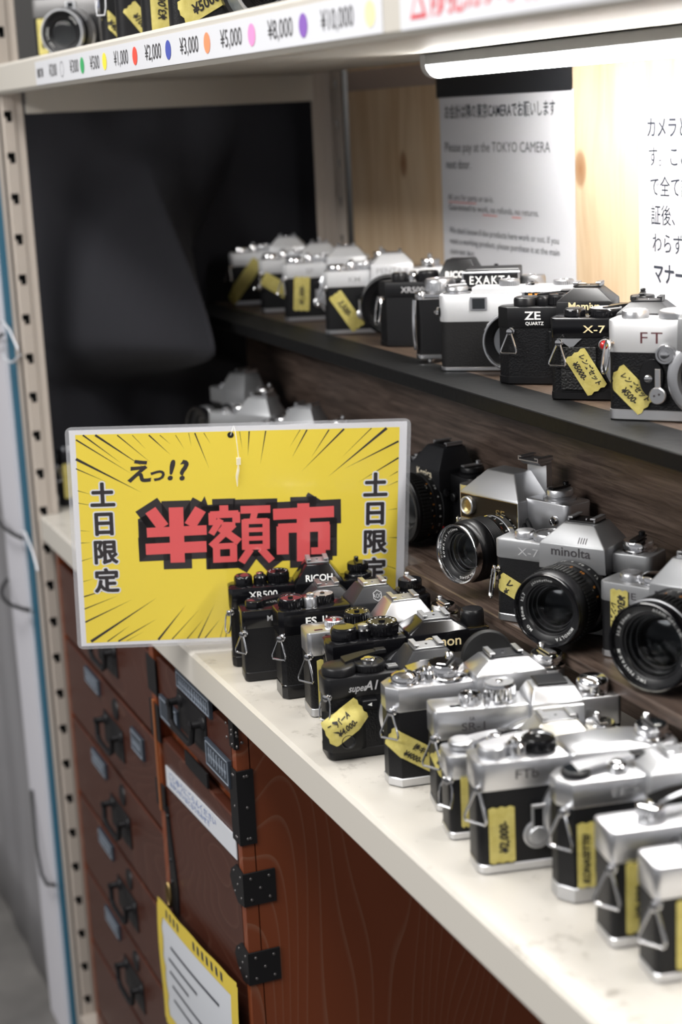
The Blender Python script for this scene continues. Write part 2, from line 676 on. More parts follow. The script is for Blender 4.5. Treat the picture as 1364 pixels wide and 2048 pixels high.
pine_nodes(PINE)
YW = 0.4375
g = G()
V = [(0.0395, YW, 1.45), (2.05, YW, 1.45), (2.05, YW, 0.85), (0.0395 + 0.0, YW, 0.85)]
box_v = V + [(x, YW + 0.018, z) for x, y, z in V]
g.add(box_v, [[0, 3, 2, 1], [4, 5, 6, 7], [0, 1, 5, 4], [1, 2, 6, 5], [2, 3, 7, 6], [3, 0, 4, 7]], PINE)
o = g.build('pine_back_panel')
tag(o, 'pale pine board panel with brown knots at the back of the shelf', 'wall panel')

# ------------------------------------------------------------------ black curtain closing the rack's end
CLOTH = mat('black_curtain_cloth', (0.0105, 0.0105, 0.0145), 0.9)
add_bump(CLOTH, 'noise', 60, 0.25, 0.004, (1, 1, 0.15))


def curtain():
    path0 = [(-0.085, 0.024), (-0.085, 0.12), (-0.085, 0.24), (-0.085, 0.35), (-0.085, 0.445)]
    path1 = [(-0.085, 0.024), (0.0, 0.068), (0.205, 0.163), (0.246, 0.176), (0.13, 0.196), (0.0, 0.203), (-0.075, 0.205), (-0.085, 0.30), (-0.085, 0.445)]
    def samp(path, t):
        L = [0]
        for a, b in zip(path[:-1], path[1:]):
            L.append(L[-1] + sqrt((a[0] - b[0]) ** 2 + (a[1] - b[1]) ** 2))
        s = t * L[-1]
        for i in range(len(path) - 1):
            if s <= L[i + 1] + 1e-9:
                k = (s - L[i]) / max(1e-9, L[i + 1] - L[i])
                return (path[i][0] + (path[i + 1][0] - path[i][0]) * k, path[i][1] + (path[i + 1][1] - path[i][1]) * k)
        return path[-1]
    NX, NZ = 90, 60
    V, F = [], []
    for iz in range(NZ + 1):
        z = 0.852 + (1.400 - 0.852) * iz / NZ
        a = min(1, max(0, (z - 0.985) / 0.085)); a = a * a * (3 - 2 * a)
        b = min(1, max(0, (1.3505 - z) / 0.30)); b = b * b * (3 - 2 * b)
        w = a * b
        for ix in range(NX + 1):
            t = ix / NX
            p0, p1 = samp(path0, t), samp(path1, t)
            x = p0[0] * (1 - w) + p1[0] * w
            y = p0[1] * (1 - w) + p1[1] * w
            fold = 0.007 * sin(t * 26 + z * 2.0) * (0.3 + 0.7 * (1.372 - z) / 0.5) * sin(pi * t)
            V.append((x - 0.008 + fold * (1 - 0.6 * w) - 0.004, y, z))
    n = NX + 1
    for iz in range(NZ):
        for ix in range(NX):
            F.append([iz * n + ix, iz * n + ix + 1, (iz + 1) * n + ix + 1, (iz + 1) * n + ix])
    g = G(); g.add(V, F, CLOTH)
    o = g.build('curtain', angle=180, recalc=False)
    md = o.modifiers.new('thickness', 'SOLIDIFY'); md.thickness = 0.0012
    tag(o, 'black cloth curtain closing the left end of the rack', 'curtain')


curtain()

# ------------------------------------------------------------------ dark stained display step
STAIN = mat('dark_stained_wood', (0.06, 0.04, 0.03), 0.42)


def stain_nodes(m, c1, c2, c3, rough):
    nt, b = nodes_of(m)
    tc = nt.nodes.new('ShaderNodeTexCoord')
    mp = nt.nodes.new('ShaderNodeMapping')
    mp.inputs['Scale'].default_value = (1.4, 22, 22)
    nt.links.new(tc.outputs['Object'], mp.inputs['Vector'])
    n1 = nt.nodes.new('ShaderNodeTexNoise')
    n1.inputs['Scale'].default_value = 9
    n1.inputs['Detail'].default_value = 9
    n1.inputs['Roughness'].default_value = 0.7
    n1.inputs['Distortion'].default_value = 0.6
    nt.links.new(mp.outputs['Vector'], n1.inputs['Vector'])
    r = nt.nodes.new('ShaderNodeValToRGB')
    r.color_ramp.elements[0].position = 0.32
    r.color_ramp.elements[0].color = (*c1, 1)
    r.color_ramp.elements[1].position = 0.72
    r.color_ramp.elements[1].color = (*c3, 1)
    e = r.color_ramp.elements.new(0.5); e.color = (*c2, 1)
    nt.links.new(n1.outputs['Fac'], r.inputs['Fac'])
    nt.links.new(r.outputs['Color'], b.inputs['Base Color'])
    b.inputs['Roughness'].default_value = rough
    bp = nt.nodes.new('ShaderNodeBump'); bp.inputs['Strength'].default_value = 0.25; bp.inputs['Distance'].default_value = 0.001
    nt.links.new(n1.outputs['Fac'], bp.inputs['Height']); nt.links.new(bp.outputs['Normal'], b.inputs['Normal'])


stain_nodes(STAIN, (0.026, 0.017, 0.013), (0.080, 0.056, 0.045), (0.155, 0.113, 0.092), 0.36)
BLACKBAND = mat('black_edge_band', (0.0065, 0.0065, 0.007), 0.55, spec=0.2)
add_bump(BLACKBAND, 'noise', 120, 0.25, 0.001)
BAREWOOD = mat('bare_brown_board', (0.19, 0.125, 0.085), 0.55)
stain_nodes(BAREWOOD, (0.05, 0.033, 0.023), (0.10, 0.068, 0.048), (0.16, 0.11, 0.08), 0.5)
ZM, ZS = 0.930, 1.094
step = empty('display_step', (0.3, 0.3, ZL))
tag(step, 'dark stained wooden two-tier display step with black front edge', 'display stand')
IV = Matrix.Translation(Vector((-0.3, -0.3, -ZL)))


def step_part(name, fn):
    g = G(); fn(g)
    g2 = G(); g2.merge(g, IV)
    return g2.build(name, step)


step_part('lower_board', lambda g: loft(g, [(.03, .1935), (.762, .1935), (.766, .172), (2.0, .172), (2.0, .281), (.03, .281)], [(ZM - .010, .0008), (ZM - .0092, 0), (ZM - .001, 0), (ZM, .001)], STAIN))
step_part('riser_panel', lambda g: box(g, 0.03, 2.0, 0.281, 0.293, ZL + 0.0003, ZS - 0.012, STAIN))
step_part('support', lambda g: (box(g, 0.06, 2.0, 0.262, 0.2805, ZL + 0.0003, ZM - 0.010, STAIN)))
step_part('top_board', lambda g: (box(g, -0.052, 2.0, 0.2640, 0.3925, ZS - 0.012, ZS, BAREWOOD)))
step_part('edge_band', lambda g: (box(g, -0.052, 2.0, 0.214, 0.2640, ZS - 0.0125, ZS + 0.0003, BLACKBAND, 0.0008)))
# ================================================================== CAMERA BUILDER
FRONTM = lambda x0, z0, y0: Matrix(((1, 0, 0, x0), (0, 0, -1, y0), (0, 1, 0, z0), (0, 0, 0, 1)))   # local z -> out of the front


def front_fn(x0, z0, y0):
    return lambda x, y: Vector((x0 + x, y0, z0 + y))


def outline(W, T, c, c2, rnd=0):
    """camera body outline, counter-clockwise, front edge on y = 0; x = 0 at the front-left edge"""
    a, b = -c, W - c
    if rnd:
        P = []
        for (cx, cy, a0) in ((0, c2, pi), (b - c, c2, 1.5 * pi), (b - c, T - c2, 0), (0, T - c2, 0.5 * pi)):
            for i in range(rnd + 1):
                t = a0 + 0.5 * pi * i / rnd
                P.append((cx + c * cos(t), cy + c2 * sin(t)))
        return P
    return [(a, c2), (0, 0), (b - c, 0), (b, c2), (b, T - c2), (b - c, T), (0, T), (a, T - c2)]


def wrap_fn(c, c2, sx, sz, ang, off, ripple=0.0):
    """(x, y) on a strip of tape -> point on the camera's front, folding round the front-left edge"""
    d = Vector((-c, c2)).normalized()
    nrm = Vector((-c2, -c)).normalized()
    ca, sa = cos(ang), sin(ang)
    def fn(x, y):
        s = sx + x * ca - y * sa
        z = sz + x * sa + y * ca
        o = off + ripple * (0.5 + 0.5 * sin(x * 900 + y * 500))
        if s >= 0:
            return Vector((s, -o, z))
        q = d * (-s) + nrm * o
        return Vector((q.x, q.y, z))
    return fn


def tape(parent, fnmaker, w, h, lines, name='price_tape', ink=BLACK_INK, jag=True):
    """torn strip of masking tape with handwriting: lines = [(text, x, y, size, angle)]"""
    g = G()
    NX, NY = 16, 6
    top, bot = fnmaker(0.0008), fnmaker(0.0003)
    rnd = random.Random(int(w * 1e6 + h * 1e5))
    V, F = [], []
    for fn in (top, bot):
        for i in range(NX + 1):
            for j in range(NY + 1):
                x = -w / 2 + w * i / NX
                y = -h / 2 + h * j / NY
                if jag and i in (0, NX):
                    x += (0.0006 if j % 2 else -0.0006) * (1 if i else -1)
                V.append(fn(x, y))
    n = NY + 1
    N = (NX + 1) * n
    for i in range(NX):
        for j in range(NY):
            q = [i * n + j, (i + 1) * n + j, (i + 1) * n + j + 1, i * n + j + 1]
            F.append(q); F.append([N + k for k in q[::-1]])
    for i in range(NX):
        F.append([i * n, N + i * n, N + (i + 1) * n, (i + 1) * n])
        F.append([i * n + NY, (i + 1) * n + NY, N + (i + 1) * n + NY, N + i * n + NY])
    for j in range(NY):
        F.append([j, j + 1, N + j + 1, N + j])
        F.append([NX * n + j, N + NX * n + j, N + NX * n + j + 1, NX * n + j + 1])
    g.add(V, F, TAPE)
    ifn = fnmaker(0.00125)
    for (s, x, y, size, a) in lines:
        put_text(g, s, size, ink, rot2(ifn, x, y, a), bold=0.03, shear=0.25, width=0.86, res=2)
    return g.build(name, parent)


def dial(parent, name, x, y, z, r, h, m, style='knurl', top=None, crank=None):
    g = G()
    M = Matrix.Translation((x, y, z))
    if style == 'knurl':
        n = 64 if r > 0.007 else 44
        lathe(g, [(r * 0.92, 0), (r * 0.92, h * 0.12), (r, h * 0.16), (r, h * 0.78), (r * 0.97, h * 0.84), (r * 0.9, h)], m, n, M, 0.0006, (2, 3), True, False)
        lathe(g, [(r * 0.9, h), (r * 0.82, h), (r * 0.8, h - 0.0006), (r * 0.2, h - 0.0006)], top or m, n, M, cap0=False)
        lathe(g, [(r * 0.2, h - 0.0007), (r * 0.2, h + 0.0006), (r * 0.13, h + 0.0008)], m, 16, M)
    elif style == 'smooth':
        lathe(g, [(r * 0.94, 0), (r, 0.0006), (r, h * 0.72), (r * 0.93, h * 0.93), (r * 0.84, h), (r * 0.3, h * 1.01)], m, 40, M)
        if top:
            lathe(g, [(r * 0.80, h * 1.0), (r * 0.79, h + 0.0004), (r * 0.3, h + 0.0005)], top, 40, M)
    elif style == 'dome':
        lathe(g, [(r * 1.18, 0), (r * 1.18, 0.001), (r, 0.0013), (r, h * 0.55), (r * 0.95, h * 0.72), (r * 0.7, h * 0.93), (r * 0.3, h)], m, 40, M)
    elif style == 'button':
        lathe(g, [(r, 0), (r, h * 0.6), (r * 0.86, h * 0.72), (r * 0.62, h * 0.72)], m, 28, M)
        lathe(g, [(r * 0.58, h * 0.6), (r * 0.58, h * 0.95), (r * 0.4, h), (r * 0.1, h * 0.97)], top or CHROME, 24, M)
    elif style == 'rewind':
        lathe(g, [(r * 1.3, 0), (r * 1.3, h * 0.22), (r * 1.24, h * 0.28), (r * 1.02, h * 0.3), (r * 0.86, h * 0.34), (r * 0.86, h * 0.44), (r, h * 0.48), (r, h * 0.9), (r * 0.94, h)], m, 64, M, 0.0005, (1, 2, 6, 7))
    elif style == 'crank':
        lathe(g, [(r * 1.2, 0), (r * 1.2, h * 0.18), (r, h * 0.24), (r * 0.9, h * 0.35), (r, h * 0.42), (r, h * 0.8), (r * 0.93, h * 0.9)], m, 48, M, 0.0004, (5,))
    o = g.build(name, parent)
    if style in ('rewind', 'crank'):
        k = G()
        cm = crank or SATIN
        Mc = Matrix.Translation((x, y, z + h)) @ Matrix.Rotation(0.6 + x * 9, 4, 'Z')
        box(k, -r * 0.9, r * 0.86, -r * 0.24, r * 0.24, -0.0004, 0.0013, cm, 0.0003, Mc)
        lathe(k, [(r * 0.2, 0.0012), (r * 0.22, 0.0035), (r * 0.15, 0.0042)], cm, 16, Mc @ Matrix.Translation((r * 0.62, 0, 0)))
        k.build('rewind_crank', o)
    return o


def dial_marks(o, x, y, z, r, n, m, ln=0.16):
    """painted index strokes round the top of a dial, kept in the dial's own mesh"""
    me = o.data
    bm = bmesh.new()
    bm.from_mesh(me)
    me.materials.append(m)
    k = len(me.materials) - 1
    for i in range(n):
        a = 2 * pi * i / n + 0.1
        w = 0.00045 if i % 3 else 0.0007
        vs = []
        for rr, s in ((r * (0.86 - ln), -1), (r * 0.86, -1), (r * 0.86, 1), (r * (0.86 - ln), 1)):
            vs.append(bm.verts.new((x + rr * cos(a) - s * w * sin(a), y + rr * sin(a) + s * w * cos(a), z)))
        f = bm.faces.new(vs)
        f.material_index = k
    bm.to_mesh(me)
    bm.free()


def advance_lever(parent, x, y, z, m, L=0.038, sweep=1.0, tip=BLACKP):
    g = G()
    # hub plate plus a curved arm sweeping towards the right
    R_ = []
    N = 14
    for i in range(N + 1):
        t = i / N
        ang = radians(20) + radians(-35) * t * sweep
        cx = x + L * t
        cy = y + 0.010 * sin(pi * 0.55 * t) * sweep
        w = 0.0075 * (1 - 0.62 * t)
        zz = z + 0.0016 + 0.0012 * t
        R_.append([(cx, cy - w, zz), (cx, cy + w, zz), (cx, cy + w, zz + 0.0022), (cx, cy - w, zz + 0.0022)])
    rings(g, R_, m)
    lathe(g, [(0.0088, 0), (0.0088, 0.0012), (0.008, 0.0016)], m, 32, Matrix.Translation((x, y, z)))
    t = R_[-1][0]
    box(g, t[0] - 0.006, t[0] + 0.003, t[1] - 0.0005, t[1] + 0.0065, t[2] - 0.0008, t[2] + 0.003, tip, 0.0006)
    return g.build('advance_lever', parent)


def strap_lug(parent, c, c2, z, left=True, W=0.14, style='tri', size=1.0, metal=CHROME, swing=0.0, front=False):
    g = G()
    if left:
        p = Vector((-c * 0.42, c2 * 0.42, z)); n = Vector((-c2, -c, 0)).normalized()
    else:
        p = Vector((W - c - c + c * 0.5, c2 * 0.5, z)); n = Vector((c2, -c, 0)).normalized()
    if front:
        p = Vector((.0035, .0002, z)); n = Vector((-.22, -1, 0)).normalized()
    q = n.to_track_quat('Z', 'Y').to_matrix().to_4x4()
    lathe(g, [(0.0032, 0), (0.0032, 0.001), (0.002, 0.0016), (0.002, 0.003), (0.0029, 0.0036), (0.0027, 0.0052), (0.001, 0.0056)], metal, 20, Matrix.Translation(p) @ q)
    o = g.build('strap_lug', parent)
    r = G()
    u = Vector((-n.y, n.x, 0)) if left else Vector((-n.y, n.x, 0))
    a = p + n * 0.0042
    w, h = 0.0062 * size, 0.0155 * size
    dn = Vector((0, 0, -1)) + n * 0.16 + u * swing
    if style == 'tri':
        loop = [(-0.12, 0.06), (0.12, 0.06), (0.25, -0.10), (0.98, -0.82), (1.0, -0.92), (0.9, -1.0), (-0.9, -1.0), (-1.0, -0.92), (-0.98, -0.82), (-0.25, -0.10)]
    elif style == 'oval':
        loop = [(-0.3, 0.1), (0.3, 0.1), (0.5, -0.1), (0.55, -0.5), (0.5, -0.95), (0.25, -1.1), (-0.25, -1.1), (-0.5, -0.95), (-0.55, -0.5), (-0.5, -0.1)]
    else:
        loop = [(-0.35, 0.08), (0.35, 0.08), (0.75, -0.25), (0.82, -0.6), (0.7, -1.0), (-0.7, -1.0), (-0.82, -0.6), (-0.75, -0.25)]
    pts = [a + u * (x * w) + dn * (-y * h) for x, y in loop]
    tube(r, pts, 0.00075 * max(1, size * 0.9), metal, 8, True)
    r.build('strap_ring', o)
    return o


def accessory_shoe(parent, cx, y0, z, m, L=0.018, w=0.0205, tall=0.0028, base=None, spread=0.0):
    g = G()
    box(g, cx - w / 2, cx + w / 2, y0, y0 + L, z, z + 0.0013, base or m, 0.0003)
    for s in (-1, 1):
        xo = cx + s * w / 2
        a, b = (xo - 0.0042, xo) if s > 0 else (xo, xo + 0.0042)
        e = (xo - 0.0012, xo) if s > 0 else (xo, xo + 0.0012)
        box(g, e[0], e[1], y0, y0 + L, z + 0.001, z + tall + 0.0012, m, 0.0002)
        box(g, a, b, y0, y0 + L, z + tall, z + tall + 0.0014, m, 0.0003)
    lathe(g, [(0.0012, 0.0013), (0.0011, 0.0018)], CHROME, 12, Matrix.Translation((cx, y0 + L * 0.5, z)))
    return g.build('accessory_shoe', parent)


def prism_house(parent, cx, z0, z1, zt, wb, wt, fy, sl, T, m, texts=(), bev=0.0009, sback=0.004, extra=None, wn_=None, ysb=0.0):
    g0 = G()
    wn2 = wn_ if wn_ else wb - 0.0015
    R_ = [[(cx - wb / 2, -fy, z0), (cx + wb / 2, -fy, z0), (cx + wb / 2, T - 0.003, z0), (cx - wb / 2, T - 0.003, z0)],
          [(cx - wn2 / 2, -fy, z1), (cx + wn2 / 2, -fy, z1), (cx + wn2 / 2, T - 0.003, z1), (cx - wn2 / 2, T - 0.003, z1)],
          [(cx - wt / 2, -fy + sl, zt), (cx + wt / 2, -fy + sl, zt), (cx + wt / 2, T - 0.003 - sback, zt), (cx - wt / 2, T - 0.003 - sback, zt)]]
    rings(g0, R_, m)
    g = bevel_g(g0, bev)
    for (s, x, z, size, ink, kw) in texts:
        f = (z - z1) / (zt - z1)
        yy = -fy - 0.00025
        if z >= z1 - 0.001:
            fn = lambda x_, y_, xx=x, zz=z: Vector((xx + x_, -fy - 0.0003 + sl * max(0, (zz + y_ - z1) / (zt - z1)), zz + y_))
        else:
            fn = front_fn(x, z, yy)
        put_text(g, s, size, ink, fn, align='CENTER', **kw)
    if extra:
        extra(g)
    return g.build('pentaprism_housing', parent)


def lens_mount(parent, cx, cz, m=SATIN, r=0.030, L=0.0065):
    g = G()
    M = FRONTM(cx, cz, 0.0)
    lathe(g, [(r * 1.08, -0.001), (r * 1.08, L * 0.35), (r, L * 0.5), (r, L), (r * 0.97, L + 0.0004), (r * 0.78, L + 0.0004), (r * 0.77, L - 0.001), (r * 0.74, 0.0005)], m, 48, M, cap0=True, cap1=False)
    lathe(g, [(r * 0.74, 0.0006), (r * 0.1, 0.0004)], HOLE, 48, M, cap0=False)
    return g.build('lens_mount', parent)


def ring_text(g, s, size, material, M, r, z, a0, step=None, flip=False, bold=0.01):
    """letters set round a circle of radius r, facing out along the axis; a0 = angle of the first letter"""
    a = a0
    for ch in s:
        V, F = text_geo(ch, size, bold=bold, align='CENTER', res=2)
        wdt = (max([x for x, y in V]) - min([x for x, y in V])) if V else size * 0.35
        st = (step if step else (wdt + size * 0.22)) / r
        am = a - st / 2
        ca, sa = cos(am), sin(am)
        P = []
        for x, y in V:
            rr = r + y
            P.append((rr * ca + x * sa, rr * sa - x * ca, z))
        g.add(P, F, material, M)
        a -= st


def barrel_text(g, items, M, r, z, size, material, bold=0.01):
    """figures painted round a lens barrel: items = [(angle, text)]"""
    for a, s in items:
        V, F = text_geo(s, size, bold=bold, align='CENTER', res=2)
        P = []
        for x, y in V:
            t = a - x / r
            P.append((r * cos(t), r * sin(t), z + y))
        g.add(P, F, material, M)


def ribbed(g, r, z0, z1, m, n, M, depth=0.0011, duty=0.62, rows=1):
    """rubber grip with raised blocks"""
    lathe(g, [(r - depth, z0), (r - depth, z1)], m, 72, M, cap0=False, cap1=False)
    hz = (z1 - z0) / rows
    for k in range(rows):
        za, zb = z0 + k * hz + hz * 0.04, z0 + (k + 1) * hz - hz * (0.04 if rows == 1 else 0.22)
        V, F = [], []
        for i in range(n):
            a0 = 2 * pi * i / n
            a1 = a0 + 2 * pi / n * duty
            b = len(V)
            for rr, sh in ((r - depth, 0), (r, 0.0)):
                for aa, zz in ((a0, za), (a1, za), (a1, zb), (a0, zb)):
                    V.append((rr * cos(aa), rr * sin(aa), zz))
            F += [[b + 4, b + 5, b + 6, b + 7], [b, b + 1, b + 5, b + 4], [b + 1, b + 2, b + 6, b + 5], [b + 2, b + 3, b + 7, b + 6], [b + 3, b, b + 4, b + 7]]
        g.add(V, F, m, M)


def front_optics(parent, M, zf, ro, ri, rimmat, rtext=None, tcol=WHITE_INK, ring_col=BLACKP, depth=0.011, glass=True, tint=COATED):
    """front rim, lettered ring, inner cone and front glass of a lens"""
    g = G()
    lathe(g, [(ro, zf - 0.006), (ro, zf - 0.001), (ro - 0.0005, zf), (ro - 0.0018, zf), (ro - 0.0024, zf - 0.001), (ro - 0.0028, zf - 0.0045)], rimmat, 72, M, cap0=False, cap1=False)
    g.build('front_rim', parent)
    g = G()
    r0 = ro - 0.0028
    z0 = zf - 0.0045
    z1 = z0 - 0.0012
    lathe(g, [(r0, z0), (ri + 0.0006, z1), (ri, z1 - 0.0004)], ring_col, 72, M, cap0=False, cap1=False)
    if rtext:
        rm = (r0 + ri) / 2
        for (s, size, a0) in rtext:
            ring_text(g, s, size, tcol, M, rm - size * 0.36, (z0 + z1) / 2 + 0.0011, radians(a0))
    g.build('name_ring', parent)
    g = G()
    steps = [(ri, z1 - 0.0004)]
    for i in range(4):
        q = ri * (0.92 - i * 0.1)
        zz = z1 - 0.002 - i * depth / 4
        steps += [(q + ri * 0.04, zz), (q, zz - 0.0003)]
    steps.append((ri * 0.5, z1 - depth - 0.003))
    lathe(g, steps, BLACKP, 56, M, cap0=False, cap1=False)
    lathe(g, [(ri * 0.66, z1 - depth * 0.75), (ri * 0.5, z1 - depth * 0.6), (ri * 0.2, z1 - depth * 0.52), (0.0002, z1 - depth * 0.5)], tint, 48, M, cap0=True, cap1=True)
    g.build('inner_barrel', parent)
    if glass:
        g = G()
        pr = []
        for i in range(9):
            t = i / 8
            pr.append((ri * 0.965 * cos(t * pi / 2) + 0.0001, z1 - 0.003 + 0.0022 * sin(t * pi / 2)))
        pr2 = [(ri * 0.965, z1 - 0.0036)] + pr
        lathe(g, pr2, GLASS, 56, M, cap0=True, cap1=True)
        g.build('front_glass', parent)


def film_camera(label, pos, rot, W=0.14, H=0.074, T=0.032, ht=0.018, hb=0.006, c=0.010, c2=0.010, rnd=0,
                top=SATIN, skin=LEATHER, base=None, group=None, name='film_camera', cat='camera', texts=(), mount=True,
                mcx=None, mcz=None, mount_mat=SATIN, bevel=0.0012, skin_h=None):
    root = empty(name, pos, radians(rot))
    tag(root, label, cat, group)
    P = outline(W, T, c, c2, rnd)
    base = base or top
    g = G(); loft(g, P, [(0, 0.0012), (0.0009, 0), (hb - 0.0006, 0), (hb, 0.0007)], base); g.build('base_plate', root)
    g = G(); loft(g, P, [(hb - 0.0002, 0.0006), (H - ht + 0.0003, 0.0006)], skin); g.build('body_shell', root)
    g = G(); loft(g, P, [(H - ht, 0.0004), (H - ht + 0.0006, 0), (H - bevel, 0), (H - bevel * 0.35, bevel * 0.3), (H, bevel)], top)
    for (s, x, z, size, ink, kw) in texts:
        put_text(g, s, size, ink, front_fn(x, z, -0.0002), **kw)
    g.build('top_plate', root)
    if mount:
        lens_mount(root, mcx if mcx else 0.068, mcz if mcz else (H - ht + hb) / 2 + 0.004, mount_mat)
    return root


def side_rail(parent, H, T, m, x=0.135):
    pass
# ================================================================== FRONT ROW ON THE WHITE SHELF
GF = 'second-hand cameras lined up along the white shelf edge'
K = dict
TXT = lambda s, x, z, size, ink, **kw: (s, x, z, size, ink, kw)


def std(o, c, c2, H, ht, style='tri', size=1.0, dz=0.003, **kw):
    strap_lug(o, c, c2, H - ht - dz, style=style, size=size, **kw)


# 1: black, farthest, touching the yellow sign
H = .0745
o = film_camera('black film camera farthest along the front row, leaning against the yellow sign', (.7215, .0198, ZL + .0003), 74.5, W=0.1315, H=H, T=.027, ht=.019, hb=.010, c=0.0035, c2=0.0045,
                top=ENAMEL, base=BLACKP, group=GF, texts=[TXT('XR500', .015, H - .0100, .0088, WHITE_INK, bold=0.01, width=1.05)])
dial(o, 'rewind_release_dial', .011, .014, H, .0085, .0085, ENAMEL, 'smooth', WINDOW)
dial(o, 'shutter_button', .0265, .0135, H, .0062, .0105, ENAMEL, 'button', CHROME)
k = dial(o, 'shutter_dial', .043, .0145, H, .0105, .0105, ENAMEL, 'knurl'); dial_marks(k, .043, .0145, H + .0100, .0105, 13, WHITE_INK)
prism_house(o, 0.0790, H - .019, H + 0.0015, H + 0.0180, .046, .021, .007, .004, .027, ENAMEL, [TXT('RICOH', .0790, H + .0035, .0082, WHITE_INK, bold=0.012, width=1.0)])
accessory_shoe(o, 0.0790, .001, H + 0.0180, GREYP, w=.020)
dial(o, 'rewind_knob', .117, .0145, H, .0098, .0125, ENAMEL, 'rewind', crank=ENAMEL)
std(o, 0.0035, 0.0045, H, .019, 'oval', 1.05)

# 2: black, low
H = .0655
o = film_camera('small plain black film camera, second from the sign in the front row', (.7665, .0168, ZL + .0003), 79, W=0.1285, H=H, T=.028, ht=.0165, hb=.0085, c=0.0040, c2=0.0050, rnd=3,
                top=ENAMEL, base=BLACKP, skin=LEATHER_FINE, group=GF, texts=[TXT('MTL', .018, H - .0105, .0072, GREY_INK, bold=0.01)])
dial(o, 'film_counter', .010, .0145, H, .0088, .0062, ENAMEL, 'smooth', WINDOW)
advance_lever(o, .012, .019, H + .0005, BLACKP, .03, .5)
prism_house(o, 0.0750, H - .015, H + 0.0020, H + 0.0145, .046, .022, .006, .004, .028, DARKGREY)
accessory_shoe(o, 0.0750, .001, H + 0.0145, SATIN, w=.020)
dial(o, 'rewind_knob', .115, .0145, H, .0085, .008, ENAMEL, 'rewind', crank=BLACKP)
std(o, 0.0040, 0.0050, H, .0165, 'tri', 1.05, dz=.004)

# 3: black, sharp in focus
H = .0785
o = film_camera('glossy black film camera with silver shutter button, third from the sign', (.8272, .0303, ZL + .0003), 82.5, W=0.1365, H=H, T=.031, ht=.022, hb=.0125, c=0.0040, c2=0.0045,
                top=ENAMEL, base=ENAMEL, group=GF, texts=[TXT('ES', .0185, H - .0135, .0092, WHITE_INK, bold=0.03, width=1.15), TXT('II', .0330, H - .0135, .0092, WHITE_INK, bold=0.01, width=1.3)])
dial(o, 'film_counter', .010, .0150, H, .0112, .0085, ENAMEL, 'knurl', WINDOW)
dial(o, 'shutter_button', .0262, .0100, H, .0058, .0115, SATIN, 'button', SATIN)
k = dial(o, 'shutter_dial', .0385, .0160, H, .0102, .0085, ENAMEL, 'knurl', SATIN_D); dial_marks(k, .0385, .016, H + .0080, .0102, 15, DARK_INK)
advance_lever(o, .010, .022, H + .0003, ENAMEL, .028, .5)
def aoco(g):
    cx, zc = .0820, H + .0067
    fy, sl = .0075, .005
    f = lambda x, y: Vector((cx + x, -fy - .0003 + sl * max(0, (zc + y - (H + .001)) / .0125), zc + y))
    hexa = [(0, .0048), (.0038, .0024), (.0038, -.0024), (0, -.0048), (-.0038, -.0024), (-.0038, .0024)]
    inn = [(x * .86, y * .86) for x, y in hexa]
    V = [f(*p) for p in hexa] + [f(*p) for p in inn]
    g.add(V, [[i, (i + 1) % 6, 6 + (i + 1) % 6, 6 + i] for i in range(6)], GREY_INK)
    put_text(g, 'A', .0050, GREY_INK, lambda x, y: f(x - .0028, y - .0019), align='CENTER', width=.7)
    put_text(g, 'O', .0050, GREY_INK, lambda x, y: f(x, y - .0019), align='CENTER', width=.7)
    put_text(g, 'C', .0050, GREY_INK, lambda x, y: f(x + .0026, y - .0019), align='CENTER', width=.6)
prism_house(o, 0.0820, H - .020, H + 0.0010, H + 0.0135, .047, .024, .0075, .005, .031, DARKGREY, extra=aoco)
accessory_shoe(o, 0.0820, .001, H + 0.0135, SATIN, w=.021)
dial(o, 'rewind_knob', .1175, .0150, H, .0105, .0125, ENAMEL, 'rewind', crank=SATIN)
std(o, 0.0040, 0.0045, H, .022, 'tri', 1.12, dz=.001)

# 4: half silver
H = .0735
o = film_camera('silver-topped film camera with a black leather body, between two black cameras in the front row', (.8804, .0350, ZL + .0003), 82, W=0.1315, H=H, T=.030, ht=.020, hb=.0075, c=0.0035, c2=0.0050, rnd=4,
                top=SATIN, base=SATIN_D, group=GF)
dial(o, 'shutter_button', .023, .014, H, .0085, .006, SATIN, 'knurl', CHROME)
k = dial(o, 'shutter_dial', .043, .015, H, .0112, .0105, ENAMEL, 'knurl'); dial_marks(k, .043, .015, H + .010, .0112, 11, GOLD_INK)
g = G(); box(g, .004, .011, .006, .0085, H - .0004, H + .0003, WINDOW); g.build('counter_window', o)
prism_house(o, 0.0815, H - .018, H + 0.0030, H + 0.0185, .050, .026, .007, .005, .030, SATIN)
accessory_shoe(o, 0.0815, .000, H + 0.0185, SATIN, w=.0235)
dial(o, 'rewind_knob', .1185, .0145, H, .0105, .009, CHROME, 'crank', crank=SATIN)
tape(o, lambda off: wrap_fn(0.0035, 0.0050, .013, .030, radians(90), off), .040, .020, [])
std(o, 0.0035, 0.0050, H, .020, 'tri', 1.3, dz=.000)
strap_lug(o, 0.0035, 0.0050, H - .022, left=False, W=0.1315, size=1.1)

